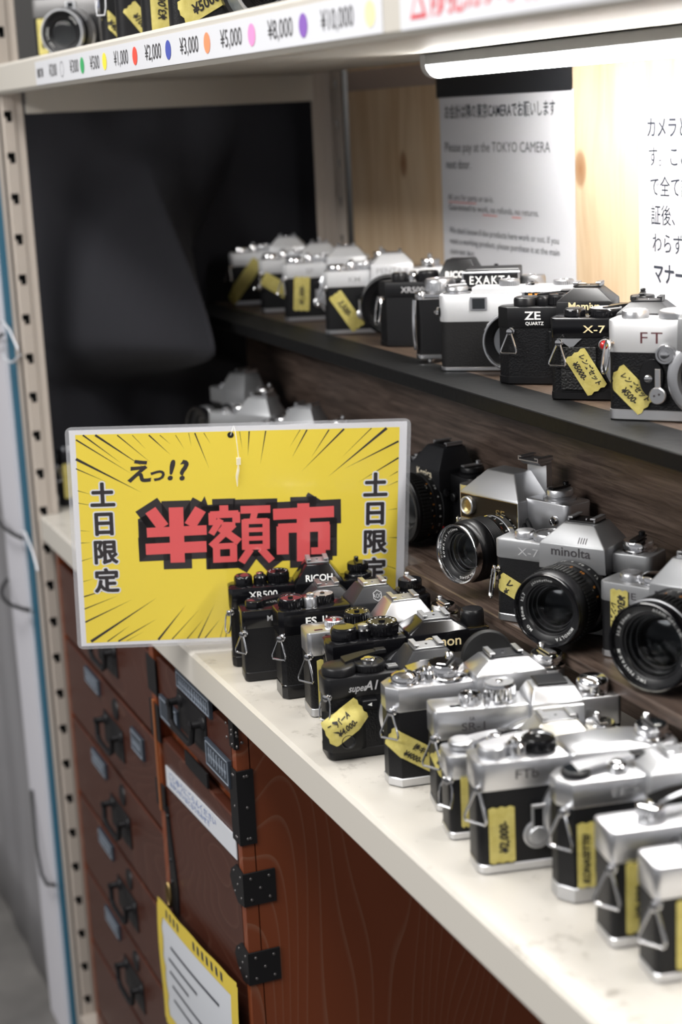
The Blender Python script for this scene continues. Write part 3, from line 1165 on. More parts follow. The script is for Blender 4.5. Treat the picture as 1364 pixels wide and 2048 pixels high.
# 5: black with the gilt maker's name
H = .0770
o = film_camera('black film camera with gold lettering on its prism, buried in the front row', (.9285, .0345, ZL + .0003), 80, W=0.1360, H=H, T=.031, ht=.016, hb=.006, c=0.0040, c2=0.0060,
                top=ENAMEL, base=BLACKP, group=GF)
dial(o, 'film_counter', .0125, .0150, H, .0110, .0095, ENAMEL, 'smooth', WINDOW)
dial(o, 'shutter_button', .0285, .0140, H, .0076, .0105, ENAMEL, 'button', SATIN)
k = dial(o, 'shutter_dial', .0445, .0155, H, .0135, .0115, ENAMEL, 'knurl'); dial_marks(k, .0445, .0155, H + .011, .0135, 14, WHITE_INK, .2)
advance_lever(o, .022, .022, H + .002, ENAMEL, .028)
prism_house(o, 0.0865, H - .015, H + 0.0030, H + 0.0115, .052, .024, .008, .005, .031, ENAMEL, [TXT('Canon', .0885, H - .0085, .0120, GOLD_INK, bold=0.012, width=1.0)])
accessory_shoe(o, 0.0865, .001, H + 0.0115, GREYP, w=.023)
dial(o, 'rewind_knob', .1205, .0150, H, .0098, .0135, BLACKP, 'smooth')
g = G(); box(g, .101, .131, .004, .0065, H - .0005, H + .0004, GOLD); g.build('gilt_line', o)
std(o, 0.0040, 0.0060, H, .016, 'oval', 1.1)
strap_lug(o, 0.0040, 0.0060, H - .010, left=False, W=0.1360, size=1.1, style='oval')

# 6: black with slanted grey name and finger grip
H = .0665
o = film_camera('black film camera with finger grip and torn price tape, foremost of the black ones', (.9782, .0132, ZL + .0003), 81.5, W=0.1260, H=H, T=.031, ht=.0165, hb=.008, c=0.0050, c2=0.0070, rnd=3,
                top=BLACKP, base=BLACKP, group=GF, texts=[TXT('super', .0125, H - .0118, .0080, GREY_INK, bold=0.012, shear=0.35, width=.8), TXT('A1', .0255, H - .0118, .0104, GREY_INK, bold=0.02, shear=0.3, width=.9)])
dial(o, 'shutter_lever', .009, .0145, H, .0135, .007, BLACKP, 'smooth')
dial(o, 'exposure_dial', .0335, .0150, H, .0128, .0070, BLACKP, 'knurl')
dial(o, 'shutter_button', .0335, .0150, H + .0065, .0062, .0035, CHROME, 'button', CHROME)
advance_lever(o, .014, .020, H + .005, BLACKP, .034)
g = G(); box(g, .046, .0565, .006, .016, H - .0005, H + .0022, DARKGREY, .0006); box(g, .0475, .055, .0075, .011, H + .0021, H + .0025, GREYP); box(g, .0475, .055, .012, .0150, H + .0021, H + .0025, GREYP); g.build('display_window', o)
def superw(g):
    V = [Vector((.0790 + sx * .0105, -.0075 - .0004 + .006 * ((H + z - (H + .002)) / .013), H + z)) for sx, z in ((-1, .0035), (1, .0035), (.93, .0088), (-.93, .0088))]
    g.add(V, [[0, 1, 2, 3]], mat('pale_prism_window', (0.62, 0.62, 0.62), 0.4))
prism_house(o, 0.0790, H - .015, H + 0.0020, H + 0.0150, .050, .028, .0075, .006, .031, DARKGREY, extra=superw)
accessory_shoe(o, 0.0790, .001, H + 0.0150, SATIN_D, w=.024)
g = G()
GP = [(-.0085, .006), (-.004, -.0075), (.009, -.0092), (.019, -.0065), (.0255, .001)]
rings(g, [[(x * s_, y if y > 0 else y * f_, z) for x, y in GP] for z, f_, s_ in ((.009, .8, 1), (.012, 1, 1), (.022, 1, 1), (.033, .8, .98), (.040, .3, .95))], RUBBER)
lathe(g, [(.0062, 0), (.0062, .0012), (.0052, .0018), (.0040, .0009)], BLACKP, 28, FRONTM(.0085, .0185, -.0092))
g.build('finger_grip', o)
g = G(); box(g, .0225, .0345, -.0035, 0.001, .0405, .0475, BLACKP, .0008)
V = [(.0265, -.0037, .0440), (.0300, -.0037, .0425), (.0300, -.0037, .0455)]
g.add(V, [[0, 1, 2]], WHITE_INK); g.build('self_timer_switch', o)
def tape6(off):
    w = wrap_fn(0.0050, 0.0070, .0075, .0335, radians(33), off)
    def fn(x, y):
        p = w(x, y)
        kx = max(0, min(1, (.0275 - p.x) / .010))
        kz = max(0, min(1, (.0430 - p.z) / .009))
        return p + Vector((-.0030 * kz if p.x < -.001 else 0, -.0006 - .0094 * kx * kz - .0028 * kx * (1 - kz), 0))
    return fn
tape(o, tape6, .034, .021, [('ーパーA', -.0125, .0022, .0058, 0), ('¥4.000-', -.0105, -.0055, .0066, 0)])
std(o, 0.0050, 0.0070, H, .0165, 'hex', 1.1, dz=-.002)

# 7: silver with a rubber eyecup
H = .0772
o = film_camera('silver-topped film camera with a crooked price tape, just in front of the foremost black one', (1.0519, .0367, ZL + .0003), 81, W=0.1400, H=H, T=.031, ht=.0182, hb=.007, c=0.0080, c2=0.0090,
                top=SATIN, base=SATIN, skin=LEATHER_FINE, group=GF)
dial(o, 'film_counter', .009, .0150, H, .0105, .0082, CHROME, 'dome')
dial(o, 'shutter_button', .0262, .0130, H, .0064, .0110, CHROME, 'button', CHROME)
dial(o, 'shutter_dial', .0415, .0160, H, .0135, .0125, CHROME, 'crank', crank=CHROME)
advance_lever(o, .013, .021, H + .004, CHROME, .03)
prism_house(o, 0.0850, H - .017, H + 0.0047, H + 0.0135, .056, .032, .0075, .007, .031, SATIN, [TXT('E', .0875, H + .0050, .0105, GREY_INK, width=1.2)])
accessory_shoe(o, 0.0850, .004, H + 0.0135, SATIN, w=.026, base=DARKGREY)
g = G(); lathe(g, [(.0195, 0), (.0205, .002), (.0205, .0042), (.0150, .0052), (.011, .0040)], RUBBER, 44, Matrix.Translation((.0790, .0308, H + .0060)) @ Matrix.Rotation(radians(-90), 4, 'X')); g.build('rubber_eyecup', o)
dial(o, 'rewind_knob', .1200, .0150, H, .0122, .0115, CHROME, 'crank', crank=CHROME)
tape(o, lambda off: wrap_fn(0.0080, 0.0090, .0090, .0285, radians(-33), off), .044, .017, [('後キズ', -.002, .0015, .0058, 0), ('¥4000-', -.006, -.0060, .0062, 0)])
std(o, 0.0080, 0.0090, H, .0182, 'tri', 1.24, dz=-.001)

# 8: silver, maker's name on the nose
H = .0755
o = film_camera('silver film camera with a black-capped prism shoe in the middle of the front row', (1.1054, .0435, ZL + .0003), 76, W=0.1375, H=H, T=.030, ht=.0215, hb=.0055, c=0.0035, c2=0.0040, rnd=3,
                top=SATIN, base=SATIN, group=GF, texts=[TXT('SR', .022, H - .0085, .0040, DARK_INK), TXT('SR-1', .016, H - .0155, .0082, DARK_INK, bold=.005, width=1.25)])
g = G(); box(g, .010, .018, .007, .011, H - .0004, H + .0003, WINDOW); g.build('counter_window', o)
dial(o, 'shutter_button', .026, .0140, H, .0082, .0078, CHROME, 'knurl', CHROME)
dial(o, 'shutter_dial', .0475, .0145, H, .0118, .0140, CHROME, 'knurl', SATIN)
def nose8(g):
    box(g, .0660, .1030, -.0105, .004, H - .0165, H + .0005, SATIN, .0012)
    put_text(g, 'minolta', .0092, DARK_INK, front_fn(.0845, H - .0105, -.0108), align='CENTER', bold=.008, width=1.05)
prism_house(o, 0.0845, H - .0165, H + 0.0025, H + 0.0100, .040, .030, .0095, .010, .030, SATIN, extra=nose8)
g = G(); box(g, .0735, .0960, .006, .026, H + .0101, H + .0120, BLACKP, .0006); g.build('shoe_cap', o)
dial(o, 'rewind_knob', .1165, .0150, H, .0118, .0125, CHROME, 'dome')
tape(o, lambda off: wrap_fn(0.0035, 0.0040, .0035, .0330, radians(-60), off), .028, .012, [('¥', -.008, -.003, .007, 0)])
std(o, 0.0035, 0.0040, H, .0215, 'tri', 1.29, dz=-.002)

# 9: mostly hidden
H = .0610
o = film_camera('low silver-topped film camera with an upright yellow tape, mostly hidden in the front row', (1.1536, .0314, ZL + .0003), 77, W=0.1305, H=H, T=.029, ht=.0165, hb=.0055, c=0.0045, c2=0.0060, rnd=4,
                top=SATIN, base=SATIN, group=GF)
advance_lever(o, .009, .0150, H + .001, SATIN, .034)
dial(o, 'film_counter', .009, .0150, H + .0025, .0090, .004, SATIN, 'smooth', SATIN_D)
dial(o, 'shutter_button', .0330, .0140, H, .0068, .0085, CHROME, 'button', CHROME)
k = dial(o, 'shutter_dial', .0470, .0150, H, .0088, .007, ENAMEL, 'knurl')
OLIVE = mat('tarnished_prism_plate', (0.62, 0.60, 0.54), 0.3, 0.9)
prism_house(o, 0.0750, H - .015, H + 0.0050, H + 0.0170, .048, .026, .0075, .008, .029, OLIVE)
accessory_shoe(o, 0.0750, .002, H + 0.0170, SATIN, w=.024)
dial(o, 'rewind_knob', .1080, .0150, H, .0105, .010, CHROME, 'crank', crank=CHROME)
tape(o, lambda off: wrap_fn(0.0045, 0.0060, .0085, .0275, radians(90), off), .036, .009, [])
std(o, 0.0045, 0.0060, H, .0165, 'hex', 1.15, dz=.0)

# 10: self-timer lever
H = .0772
o = film_camera('silver film camera with a self-timer lever and upright yellow price tape, nearest but three', (1.2116, .0266, ZL + .0003), 78.5, W=0.1395, H=H, T=.031, ht=.0192, hb=.0065, c=0.0065, c2=0.0080, rnd=4,
                top=SATIN, base=SATIN, group=GF, texts=[TXT('FTb', .0190, H - .0125, .0092, DARK_INK, bold=.005, width=1.15)])
dial(o, 'film_counter', .0085, .0150, H, .0100, .0072, SATIN, 'smooth', SATIN)
advance_lever(o, .0085, .0180, H + .003, SATIN, .036)
dial(o, 'shutter_button', .0245, .0120, H, .0068, .0115, CHROME, 'button', CHROME)
dial(o, 'shutter_dial', .0405, .0160, H, .0115, .0090, ENAMEL, 'knurl', CHROME)
prism_house(o, 0.0830, H - .018, H + 0.0033, H + 0.0060, .056, .024, .0085, .006, .031, SATIN)
dial(o, 'rewind_knob', .1180, .0150, H, .0110, .0105, CHROME, 'crank', crank=CHROME)
g = G()
M = FRONTM(.0335, .0250, 0)
lathe(g, [(.0098, 0), (.0098, .0012), (.0088, .0018), (.0066, .0016), (.0066, .0032), (.0058, .0042), (.002, .0044)], SATIN_D, 40, M)
box(g, -.0048, -.0030, .006, .022, .0028, .0042, SATIN_D, .0003, M); box(g, .0030, .0048, .006, .022, .0028, .0042, SATIN_D, .0003, M)
box(g, -.0048, .0048, .0195, .0222, .0026, .0044, SATIN_D, .0003, M); box(g, -.003, .003, .006, .0195, .0028, .0034, BLACKP, 0, M)
g.build('self_timer_lever', o)
tape(o, lambda off: wrap_fn(0.0065, 0.0080, .0095, .0272, radians(90), off), .0385, .0175, [('¥2,000-', -.013, -.004, .0085, 0)])
std(o, 0.0065, 0.0080, H, .0192, 'tri', 1.38, dz=-.002)

# 11: broad lever
H = .0805
o = film_camera('silver film camera with a broad curved lever and a two-line yellow tape, nearest but two', (1.2739, .0551, ZL + .0003), 80, W=0.1235, H=H, T=.031, ht=.0165, hb=.0105, c=0.0080, c2=0.0100,
                top=SATIN, base=SATIN_D, skin=LEATHER_FINE, group=GF, texts=[TXT('EE-X', .0250, H - .0115, .0078, GREY_INK, width=1.3)])
dial(o, 'film_counter', .0070, .0150, H, .0092, .0042, BLACKP, 'smooth', WINDOW)
advance_lever(o, .0070, .0165, H + .001, SATIN, .046, .6)
dial(o, 'shutter_button', .0340, .0120, H, .0062, .0075, CHROME, 'button', CHROME)
prism_house(o, 0.0760, H - .015, H + 0.0028, H + 0.0080, .058, .034, .0080, .010, .031, SATIN_D)
accessory_shoe(o, 0.0760, .002, H + 0.0080, SATIN, w=.026)
tape(o, lambda off: wrap_fn(0.0080, 0.0100, .0115, .0325, radians(90), off), .0430, .0190, [('KONASETTEI', -.0190, .0015, .0066, 0), ('¥4,000-', -.012, -.0068, .0070, 0)])
std(o, 0.0080, 0.0100, H, .0165, 'tri', 1.43, dz=.002)

# 12
H = .0738
o = film_camera('blurred silver film camera with wide yellow tape, nearest but one in the front row', (1.3354, .0488, ZL + .0003), 80.5, W=0.1360, H=H, T=.030, ht=.0195, hb=.0065, c=0.0040, c2=0.0050, rnd=3,
                top=SATIN, base=SATIN, group=GF, texts=[TXT('QL', .0330, H - .0130, .0075, DARK_INK)])
g = G(); box(g, .008, .016, .0065, .0098, H - .0004, H + .0003, WINDOW); g.build('counter_window', o)
dial(o, 'shutter_button', .0275, .0140, H, .0092, .0088, CHROME, 'knurl', CHROME)
advance_lever(o, .0275, .0160, H + .007, CHROME, .032)
prism_house(o, 0.0780, H - .018, H + 0.0040, H + 0.0120, .048, .026, .0085, .007, .030, SATIN)
accessory_shoe(o, 0.0780, .003, H + 0.0120, SATIN, w=.022)
tape(o, lambda off: wrap_fn(0.0040, 0.0050, .0135, .0315, radians(90), off), .0450, .0165, [('¥2,000-', -.0130, -.0035, .0085, 0)])
std(o, 0.0040, 0.0050, H, .0195, 'tri', 1.38, dz=.003)

# 13
H = .0715
o = film_camera('silver film camera cut off by the picture edge, nearest of the front row', (1.3824, .0493, ZL + .0003), 80.5, W=0.1360, H=H, T=.029, ht=.0195, hb=.006, c=0.0040, c2=0.0050, rnd=3,
                top=SATIN, base=SATIN, group=GF)
g = G(); box(g, .007, .015, .0065, .0098, H - .0004, H + .0003, WINDOW); g.build('counter_window', o)
dial(o, 'shutter_button', .0265, .0140, H, .0092, .0088, CHROME, 'knurl', CHROME)
prism_house(o, 0.0780, H - .018, H + 0.0040, H + 0.0120, .048, .026, .0085, .007, .029, SATIN)
tape(o, lambda off: wrap_fn(0.0040, 0.0050, .0160, .0290, radians(90), off), .0420, .0150, [])
std(o, 0.0040, 0.0050, H, .0195, 'tri', 1.38, dz=.003)
# ================================================================== MIDDLE ROW ON THE LOWER STEP
GM = 'second-hand cameras with lenses on the lower wooden step'
ZMC = ZM + .0003

# --- silver camera with a big black lens
H = .0685
o = film_camera('silver film camera with large black lens and red dot, middle of the lower step', (.9604, .1694, ZMC), 32, W=.137, H=H, T=.030, ht=.0155, hb=.0065, c=.005, c2=.005, rnd=3,
                top=GREYP, base=SATIN, group=GM, skin=LEATHER_FINE, mcx=.0735, mcz=.0335, mount_mat=BLACKP, texts=[TXT('X-7', .0165, H - .0115, .0092, GREY_INK, bold=.0, width=1.35)])
dial(o, 'shutter_button', .0165, .0130, H, .0085, .0060, SATIN, 'smooth', SATIN_D)
k = dial(o, 'shutter_dial', .0375, .0160, H, .0140, .0058, SATIN, 'knurl', SATIN); dial_marks(k, .0375, .016, H + .0054, .0140, 17, DARK_INK)
advance_lever(o, .040, .021, H + .003, BLACKP, .022)
def nose_m3(g):
    put_text(g, 'minolta', .0102, DARK_INK, front_fn(.0705, H - .0035, -.0128), align='CENTER', bold=.008, width=1.12)
    for i in range(4):
        x = .0760 + i * .0021
        y0 = -.0125 + .012 * (.0020) / .0145 - .0003
        y1 = -.0125 + .012 * (.0060) / .0145 - .0003
        g.add([(x, y0, H + .0070), (x + .0007, y0, H + .0070), (x + .0007, y1, H + .0110), (x, y1, H + .0110)], [[0, 1, 2, 3]], DARK_INK)
prism_house(o, .0715, H - .0155, H + .0050, H + .0195, .058, .027, .0125, .012, .030, GREYP, extra=nose_m3, sback=.002)
accessory_shoe(o, .0715, .004, H + .0195, SATIN_D, w=.0235, base=BLACKP)
dial(o, 'rewind_knob', .1140, .0155, H, .0120, .0090, CHROME, 'crank', crank=BLACKP)
g = G(); box(g, .0915, .0975, .006, .012, H - .0003, H + .0003, ORANGE_INK); g.build('safe_load_mark', o)
LM = FRONTM(.0735, .0335, 0) @ Matrix.Scale(.91, 4)
g = G()
lathe(g, [(.0315, .004), (.0330, .006), (.0330, .012), (.0318, .0135), (.0310, .0140), (.0310, .0165)], BLACKP, 72, LM, cap0=True, cap1=False)
lathe(g, [(.0310, .0165), (.0322, .0172), (.0322, .0235), (.0305, .0245), (.0305, .0350), (.0318, .0356)], BLACKP, 72, LM, cap0=False, cap1=False)
barrel_text(g, [(radians(a), s) for a, s in ((150, '16'), (132, '11'), (116, '8'), (102, '5.6'), (87, '4'), (72, '2.8'), (58, '2'), (42, '1.7'))], LM, .03235, .0185, .0042, WHITE_INK)
barrel_text(g, [(radians(a), s) for a, s in ((140, '1.5'), (118, '2'), (100, '3'), (80, '5'), (60, '10'), (30, '8'), (14, '5'))], LM, .03065, .0270, .0048, ORANGE_INK)
barrel_text(g, [(radians(a), s) for a, s in ((142, '0.5'), (120, '0.6'), (100, '0.9'), (80, '1.5'), (60, '3'), (28, '16'), (8, '22'))], LM, .03065, .0320, .0042, WHITE_INK)
for a in (48, 12, -10, -25):
    lathe(g, [(.0019, 0), (.0019, .0011), (.001, .0016)], RED_LENS if a == 48 else GOLD_INK, 16, LM @ Matrix.Rotation(radians(a), 4, 'Z') @ Matrix.Translation((.0326, 0, .0098)) @ Matrix.Rotation(radians(90), 4, 'Y'))
lens = g.build('lens', o)
g = G(); ribbed(g, .0332, .0356, .0500, RUBBER, 64, LM, .0011, .58); g.build('focus_ring', lens)
g = G(); lathe(g, [(.0320, .0500), (.0322, .0512), (.0322, .0575), (.0312, .0605)], BLACKP, 72, LM, cap0=False, cap1=False); g.build('filter_ring', lens)
front_optics(lens, LM, .0635, .0312, .0228, ENAMEL, [('MD  50mm  1:1.7', .0037, 232), ('JAPAN', .0026, 128), ('ø49mm', .0026, 104), ('MINOLTA', .0038, -28)], depth=.016)
tape(o, lambda off: wrap_fn(.005, .005, .0085, .0300, radians(-24), off), .020, .015, [('レ', -.004, .000, .0075, 0), ('¥', -.003, -.0072, .0065, 0)])
strap_lug(o, .005, .005, .0430, style='oval', size=1.35)
strap_lug(o, .005, .005, .0430, left=False, W=.137, style='oval', size=1.35)

# --- silver camera with gold-edged front, chrome rimmed lens
H = .0805
GA = mat('gold_edged_black_plate', (0.020, 0.015, 0.009), 0.45, spec=0.2)
o = film_camera('silver film camera with gold-edged black faceplate and chrome-rimmed lens, against the riser', (.8120, .2090, ZMC), 16, W=.136, H=H, T=.031, ht=.030, hb=.007, c=.006, c2=.006, rnd=3,
                top=SATIN, base=SATIN, group=GM, mcx=.0610, mcz=.0400, mount_mat=BLACKP, texts=[TXT('Kowa', .0040, H - .0150, .0105, DARK_INK, shear=.3, bold=.01)])
lathe_ = G(); lathe(lathe_, [(.0100, 0), (.0100, .0060), (.0094, .0070), (.0086, .0066), (.0080, .0030), (.002, .0030)], SATIN, 40, Matrix.Translation((.0180, .0155, H))); lathe(lathe_, [(.0080, .0031), (.001, .0032)], DARKGREY, 30, Matrix.Translation((.0180, .0155, H))); lathe_.build('film_counter', o)
def kowa_x(g):
    Vb = [(.0115, -.0114, H - .0255), (.0825, -.0114, H - .0255), (.0825, -.0114, H - .0035), (.0115, -.0114, H - .0035)]
    g.add(Vb, [[0, 1, 2, 3]], GOLD)
    Vb = [(.0122, -.0117, H - .0248), (.0818, -.0117, H - .0248), (.0818, -.0117, H - .0042), (.0122, -.0117, H - .0042)]
    g.add(Vb, [[0, 1, 2, 3]], GA)
    put_text(g, 'SE', .0098, GOLD, front_fn(.0560, H - .0190, -.0120), bold=.01, width=1.25)
    lathe(g, [(.0082, 0), (.0082, .0042), (.0072, .0050), (.0060, .0045), (.0056, .0020), (.001, .0020)], SATIN, 32, FRONTM(.0235, H - .0130, -.0115))
    lathe(g, [(.0056, .0022), (.001, .0023)], GOLD, 24, FRONTM(.0235, H - .0130, -.0115))
prism_house(o, .0470, H - .0295, H - .002, H + .0175, .074, .034, .0112, .015, .031, SATIN_D, extra=kowa_x, sback=.003, bev=.0014)
g = G()
box(g, .0600, .0830, .0235, .0300, H - .001, H + .0265, SATIN, .0008)
g2 = G()
rings(g2, [[(.0600, .0180, H + .0240), (.0830, .0180, H + .0240), (.0830, .0300, H + .0240), (.0600, .0300, H + .0240)], [(.0600, .0140, H + .0275), (.0830, .0140, H + .0275), (.0830, .0305, H + .0275), (.0600, .0305, H + .0275)]], SATIN)
g.merge(bevel_g(g2, .0006)); g.build('shoe_bracket', o)
accessory_shoe(o, .0715, .0130, H + .0276, SATIN, w=.0245)
dial(o, 'rewind_knob', .1065, .0155, H, .0118, .0100, SATIN, 'crank', crank=ENAMEL)
g = G(); lathe(g, [(.0042, 0), (.0042, .0014), (.0034, .0024), (.0028, .0012), (.001, .0012)], CHROME, 24, FRONTM(.1150, H - .0150, -.0002)); g.build('flash_socket', o)
LM = FRONTM(.0610, .0395, 0) @ Matrix.Diagonal((.87, .87, 1.06, 1))
g = G()
lathe(g, [(.0330, .004), (.0330, .0085), (.0300, .0100), (.0300, .0135), (.0292, .0138)], BLACKP, 72, LM, cap0=True, cap1=False)
lathe(g, [(.0292, .0138), (.0298, .0142), (.0298, .0185), (.0290, .0190)], CHROME, 72, LM, cap0=False, cap1=False)
lathe(g, [(.0290, .0190), (.0290, .0245), (.0296, .0250)], BLACKP, 72, LM, cap0=False, cap1=False)
barrel_text(g, [(radians(a), s) for a, s in ((130, '16'), (112, '11'), (95, '8'), (78, '5.6'), (60, '4'), (44, '2.8'), (28, '1.9'))], LM, .03005, .0104, .0034, WHITE_INK)
barrel_text(g, [(radians(a), s) for a, s in ((126, '30'), (108, '15'), (92, '10'), (76, '7'), (58, '5'), (40, '4'), (22, '3'))], LM, .02905, .0200, .0040, WHITE_INK)
barrel_text(g, [(radians(a), s) for a, s in ((118, '20'), (98, '12'), (70, '6'), (48, '3.5'))], LM, .02905, .0238, .0028, RED_INK)
lens = g.build('lens', o)
g = G()
lathe(g, [(.0296, .0250), (.0300, .0256), (.0300, .0400), (.0310, .0412), (.0310, .0430)], BLACKP, 72, LM, cap0=False, cap1=False)
for q in range(8):
    if 1:
        lathe(g, [(.0302, .0275 + q * .0014), (.0308, .0278 + q * .0014), (.0308, .0284 + q * .0014), (.0302, .0287 + q * .0014)], BLACKP, 72, LM, cap0=False, cap1=False)
g.build('focus_ring', lens)
g = G(); lathe(g, [(.0310, .0430), (.0308, .0470), (.0300, .0490), (.0292, .0500), (.0292, .0535)], BLACKP, 72, LM, cap0=False, cap1=False); g.build('aperture_ring', lens)
front_optics(lens, LM, .0590, .0296, .0215, CHROME, [('KOWA 1:1.9 f=50mm', .0036, 200), ('No.355405', .0036, 318)], depth=.013)
tape(o, lambda off: wrap_fn(.006, .006, .0100, .0420, radians(90), off), .030, .014, [('¥', -.002, -.003, .009, 0)])
strap_lug(o, .006, .006, .0480, style='oval', size=1.4)

# --- black camera whose lens shows in profile beside the sign
H = .0690
o = film_camera('black film camera with gold lettering, half hidden behind the right edge of the yellow sign', (.6270, .2330, ZMC), 6, W=.136, H=H, T=.026, ht=.017, hb=.007, c=.008, c2=.008, rnd=3,
                top=BLACKP, base=BLACKP, group=GM, mcx=.0640, mcz=.0340, mount_mat=BLACKP)
def konica(g):
    put_text(g, 'Konica', .0100, mat('pale_gold_engraving', (0.9, 0.8, 0.6), .5), front_fn(.0655, H - .0045, -.0124), align='CENTER', bold=.02)
prism_house(o, .0660, H - .016, H + .004, H + .0225, .054, .030, .0120, .013, .030, DARKGREY, extra=konica, sback=.002)
accessory_shoe(o, .0680, .005, H + .0225, SATIN_D, w=.024, base=BLACKP)
dial(o, 'rewind_knob', .1080, .0150, H, .0115, .0085, BLACKP, 'crank', crank=SATIN_D)
dial(o, 'shutter_dial', .0300, .0150, H, .0120, .0090, BLACKP, 'knurl')
dial(o, 'shutter_button', .0120, .0140, H, .0080, .0060, CHROME, 'button')
LM = FRONTM(.0640, .0350, 0) @ Matrix.Translation((0, 0, .0)) @ Matrix.Diagonal((1, 1, .62, 1))
g = G()
lathe(g, [(.0325, .004), (.0330, .008), (.0330, .0165), (.0318, .0180)], BLACKP, 72, LM, cap0=True, cap1=False)
lathe(g, [(.0318, .0180), (.0322, .0185), (.0322, .0290), (.0312, .0300), (.0312, .0380), (.0324, .0388)], BLACKP, 72, LM, cap0=False, cap1=False)
barrel_text(g, [(radians(a), s) for a, s in ((-62, 'AE'), (-40, '16'), (-24, '11'), (-8, '8'), (8, '5.6'), (26, '4'), (44, '2.8'), (62, '2'), (80, '1.8'))], LM, .0324, .0215, .0042, WHITE_INK)
barrel_text(g, [(radians(a), s) for a, s in ((-50, '15'), (-28, '10'), (-6, '7'), (14, '5'), (34, '4'), (54, '3'))], LM, .0314, .0312, .0040, ORANGE_INK)
barrel_text(g, [(radians(a), s) for a, s in ((-44, '5'), (-20, '3'), (4, '2'), (26, '1'), (48, '0.8'))], LM, .0314, .0350, .0034, WHITE_INK)
for a, z in ((-30, .0150), (36, .0125)):
    lathe(g, [(.0014, 0), (.0014, .0008), (.0006, .001)], RED_LENS, 14, LM @ Matrix.Rotation(radians(a), 4, 'Z') @ Matrix.Translation((.0330, 0, z)) @ Matrix.Rotation(radians(90), 4, 'Y'))
lathe(g, [(.0040, 0), (.0040, .0040), (.0034, .0048)], BLACKP, 20, LM @ Matrix.Rotation(radians(28), 4, 'Z') @ Matrix.Translation((.0330, 0, .0110)) @ Matrix.Rotation(radians(90), 4, 'Y'))
lens = g.build('lens', o)
g = G(); ribbed(g, .0338, .0388, .0540, RUBBER, 58, LM, .0012, .6, rows=5); g.build('focus_ring', lens)
g = G(); lathe(g, [(.0325, .0540), (.0328, .0550), (.0328, .0590), (.0318, .0610)], BLACKP, 72, LM, cap0=False, cap1=False); g.build('filter_ring', lens)
front_optics(lens, LM, .0630, .0318, .0225, BLACKP, depth=.013)
g = G(); lathe(g, [(.0042, 0), (.0042, .003), (.0034, .0038), (.001, .0038)], BLACKP, 22, FRONTM(.1010, .0480, 0)); g.build('lens_release', o)
strap_lug(o, .008, .008, .052, left=False, W=.136, style='oval', size=1.3)

# --- grey-silver compact body with a coated lens at the right edge
H = .0590
o = film_camera('small silver film camera with coated lens and upright yellow tape, right end of lower step', (1.0812, .1935, ZMC), 27, W=.132, H=H, T=.029, ht=.0150, hb=.0055, c=.005, c2=.005, rnd=3,
                top=GREYP, base=SATIN, group=GM, skin=LEATHER_FINE, mcx=.0700, mcz=.0345, mount_mat=BLACKP, texts=[TXT('ME', .0135, H - .0108, .0072, DARK_INK, bold=.004, width=1.5)])
dial(o, 'shutter_button', .0150, .0140, H, .0090, .0058, SATIN, 'smooth', SATIN_D)
dial(o, 'shutter_dial', .0345, .0150, H, .0105, .0080, CHROME, 'dome')
advance_lever(o, .036, .020, H + .003, BLACKP, .022)
def pent(g):
    put_text(g, 'PENTAX', .0096, DARK_INK, front_fn(.0700, H - .0035, -.0123), align='CENTER', bold=.006, width=1.15)
prism_house(o, .0700, H - .0145, H + .008, H + .0260, .052, .026, .0120, .012, .029, GREYP, extra=pent, sback=.002)
accessory_shoe(o, .0700, .003, H + .0260, SATIN, w=.022)
LM = FRONTM(.0700, .0345, 0)
g = G()
lathe(g, [(.0315, .003), (.0325, .006), (.0325, .0130), (.0305, .0140), (.0305, .0190), (.0312, .0196), (.0312, .0285), (.0302, .0292)], BLACKP, 72, LM, cap0=True, cap1=False)
barrel_text(g, [(radians(a), s) for a, s in ((150, '16'), (134, '11'), (118, '8'), (102, '5.6'), (88, '4'), (72, '2.8'), (58, '2'))], LM, .0307, .0148, .0036, WHITE_INK)
barrel_text(g, [(radians(a), s) for a, s in ((146, '1.5'), (122, '2'), (98, '3'), (76, '5'), (56, '15'))], LM, .0314, .0225, .0042, ORANGE_INK)
lathe(g, [(.0014, 0), (.0014, .0008)], RED_LENS, 14, LM @ Matrix.Rotation(radians(118), 4, 'Z') @ Matrix.Translation((.0325, 0, .0100)) @ Matrix.Rotation(radians(90), 4, 'Y'))
lens = g.build('lens', o)
g = G(); ribbed(g, .0325, .0292, .0400, RUBBER, 60, LM, .0011, .58); g.build('focus_ring', lens)
g = G(); lathe(g, [(.0312, .0400), (.0316, .0405), (.0316, .0440), (.0310, .0445)], BLACKP, 72, LM, cap0=False, cap1=False); lathe(g, [(.0320, .0445), (.0326, .0448), (.0326, .0462), (.0320, .0466)], SATIN, 72, LM, cap0=False, cap1=False); lathe(g, [(.0316, .0466), (.0316, .0520)], BLACKP, 72, LM, cap0=False, cap1=False); g.build('filter_ring', lens)
front_optics(lens, LM, .0560, .0322, .0245, ENAMEL, [('SMC PENTAX-M', .0034, 262), ('1:1.7 50mm', .0034, 172), ('ASAHI OPT. CO.', .0030, 88), ('JAPAN', .0030, 4)], depth=.016)
tape(o, lambda off: wrap_fn(.005, .005, .0130, .0290, radians(-90), off), .0500, .0150, [('¥3000-', -.022, -.0010, .0085, 0), ('レンズ付', -.016, -.0065, .0055, 0)])

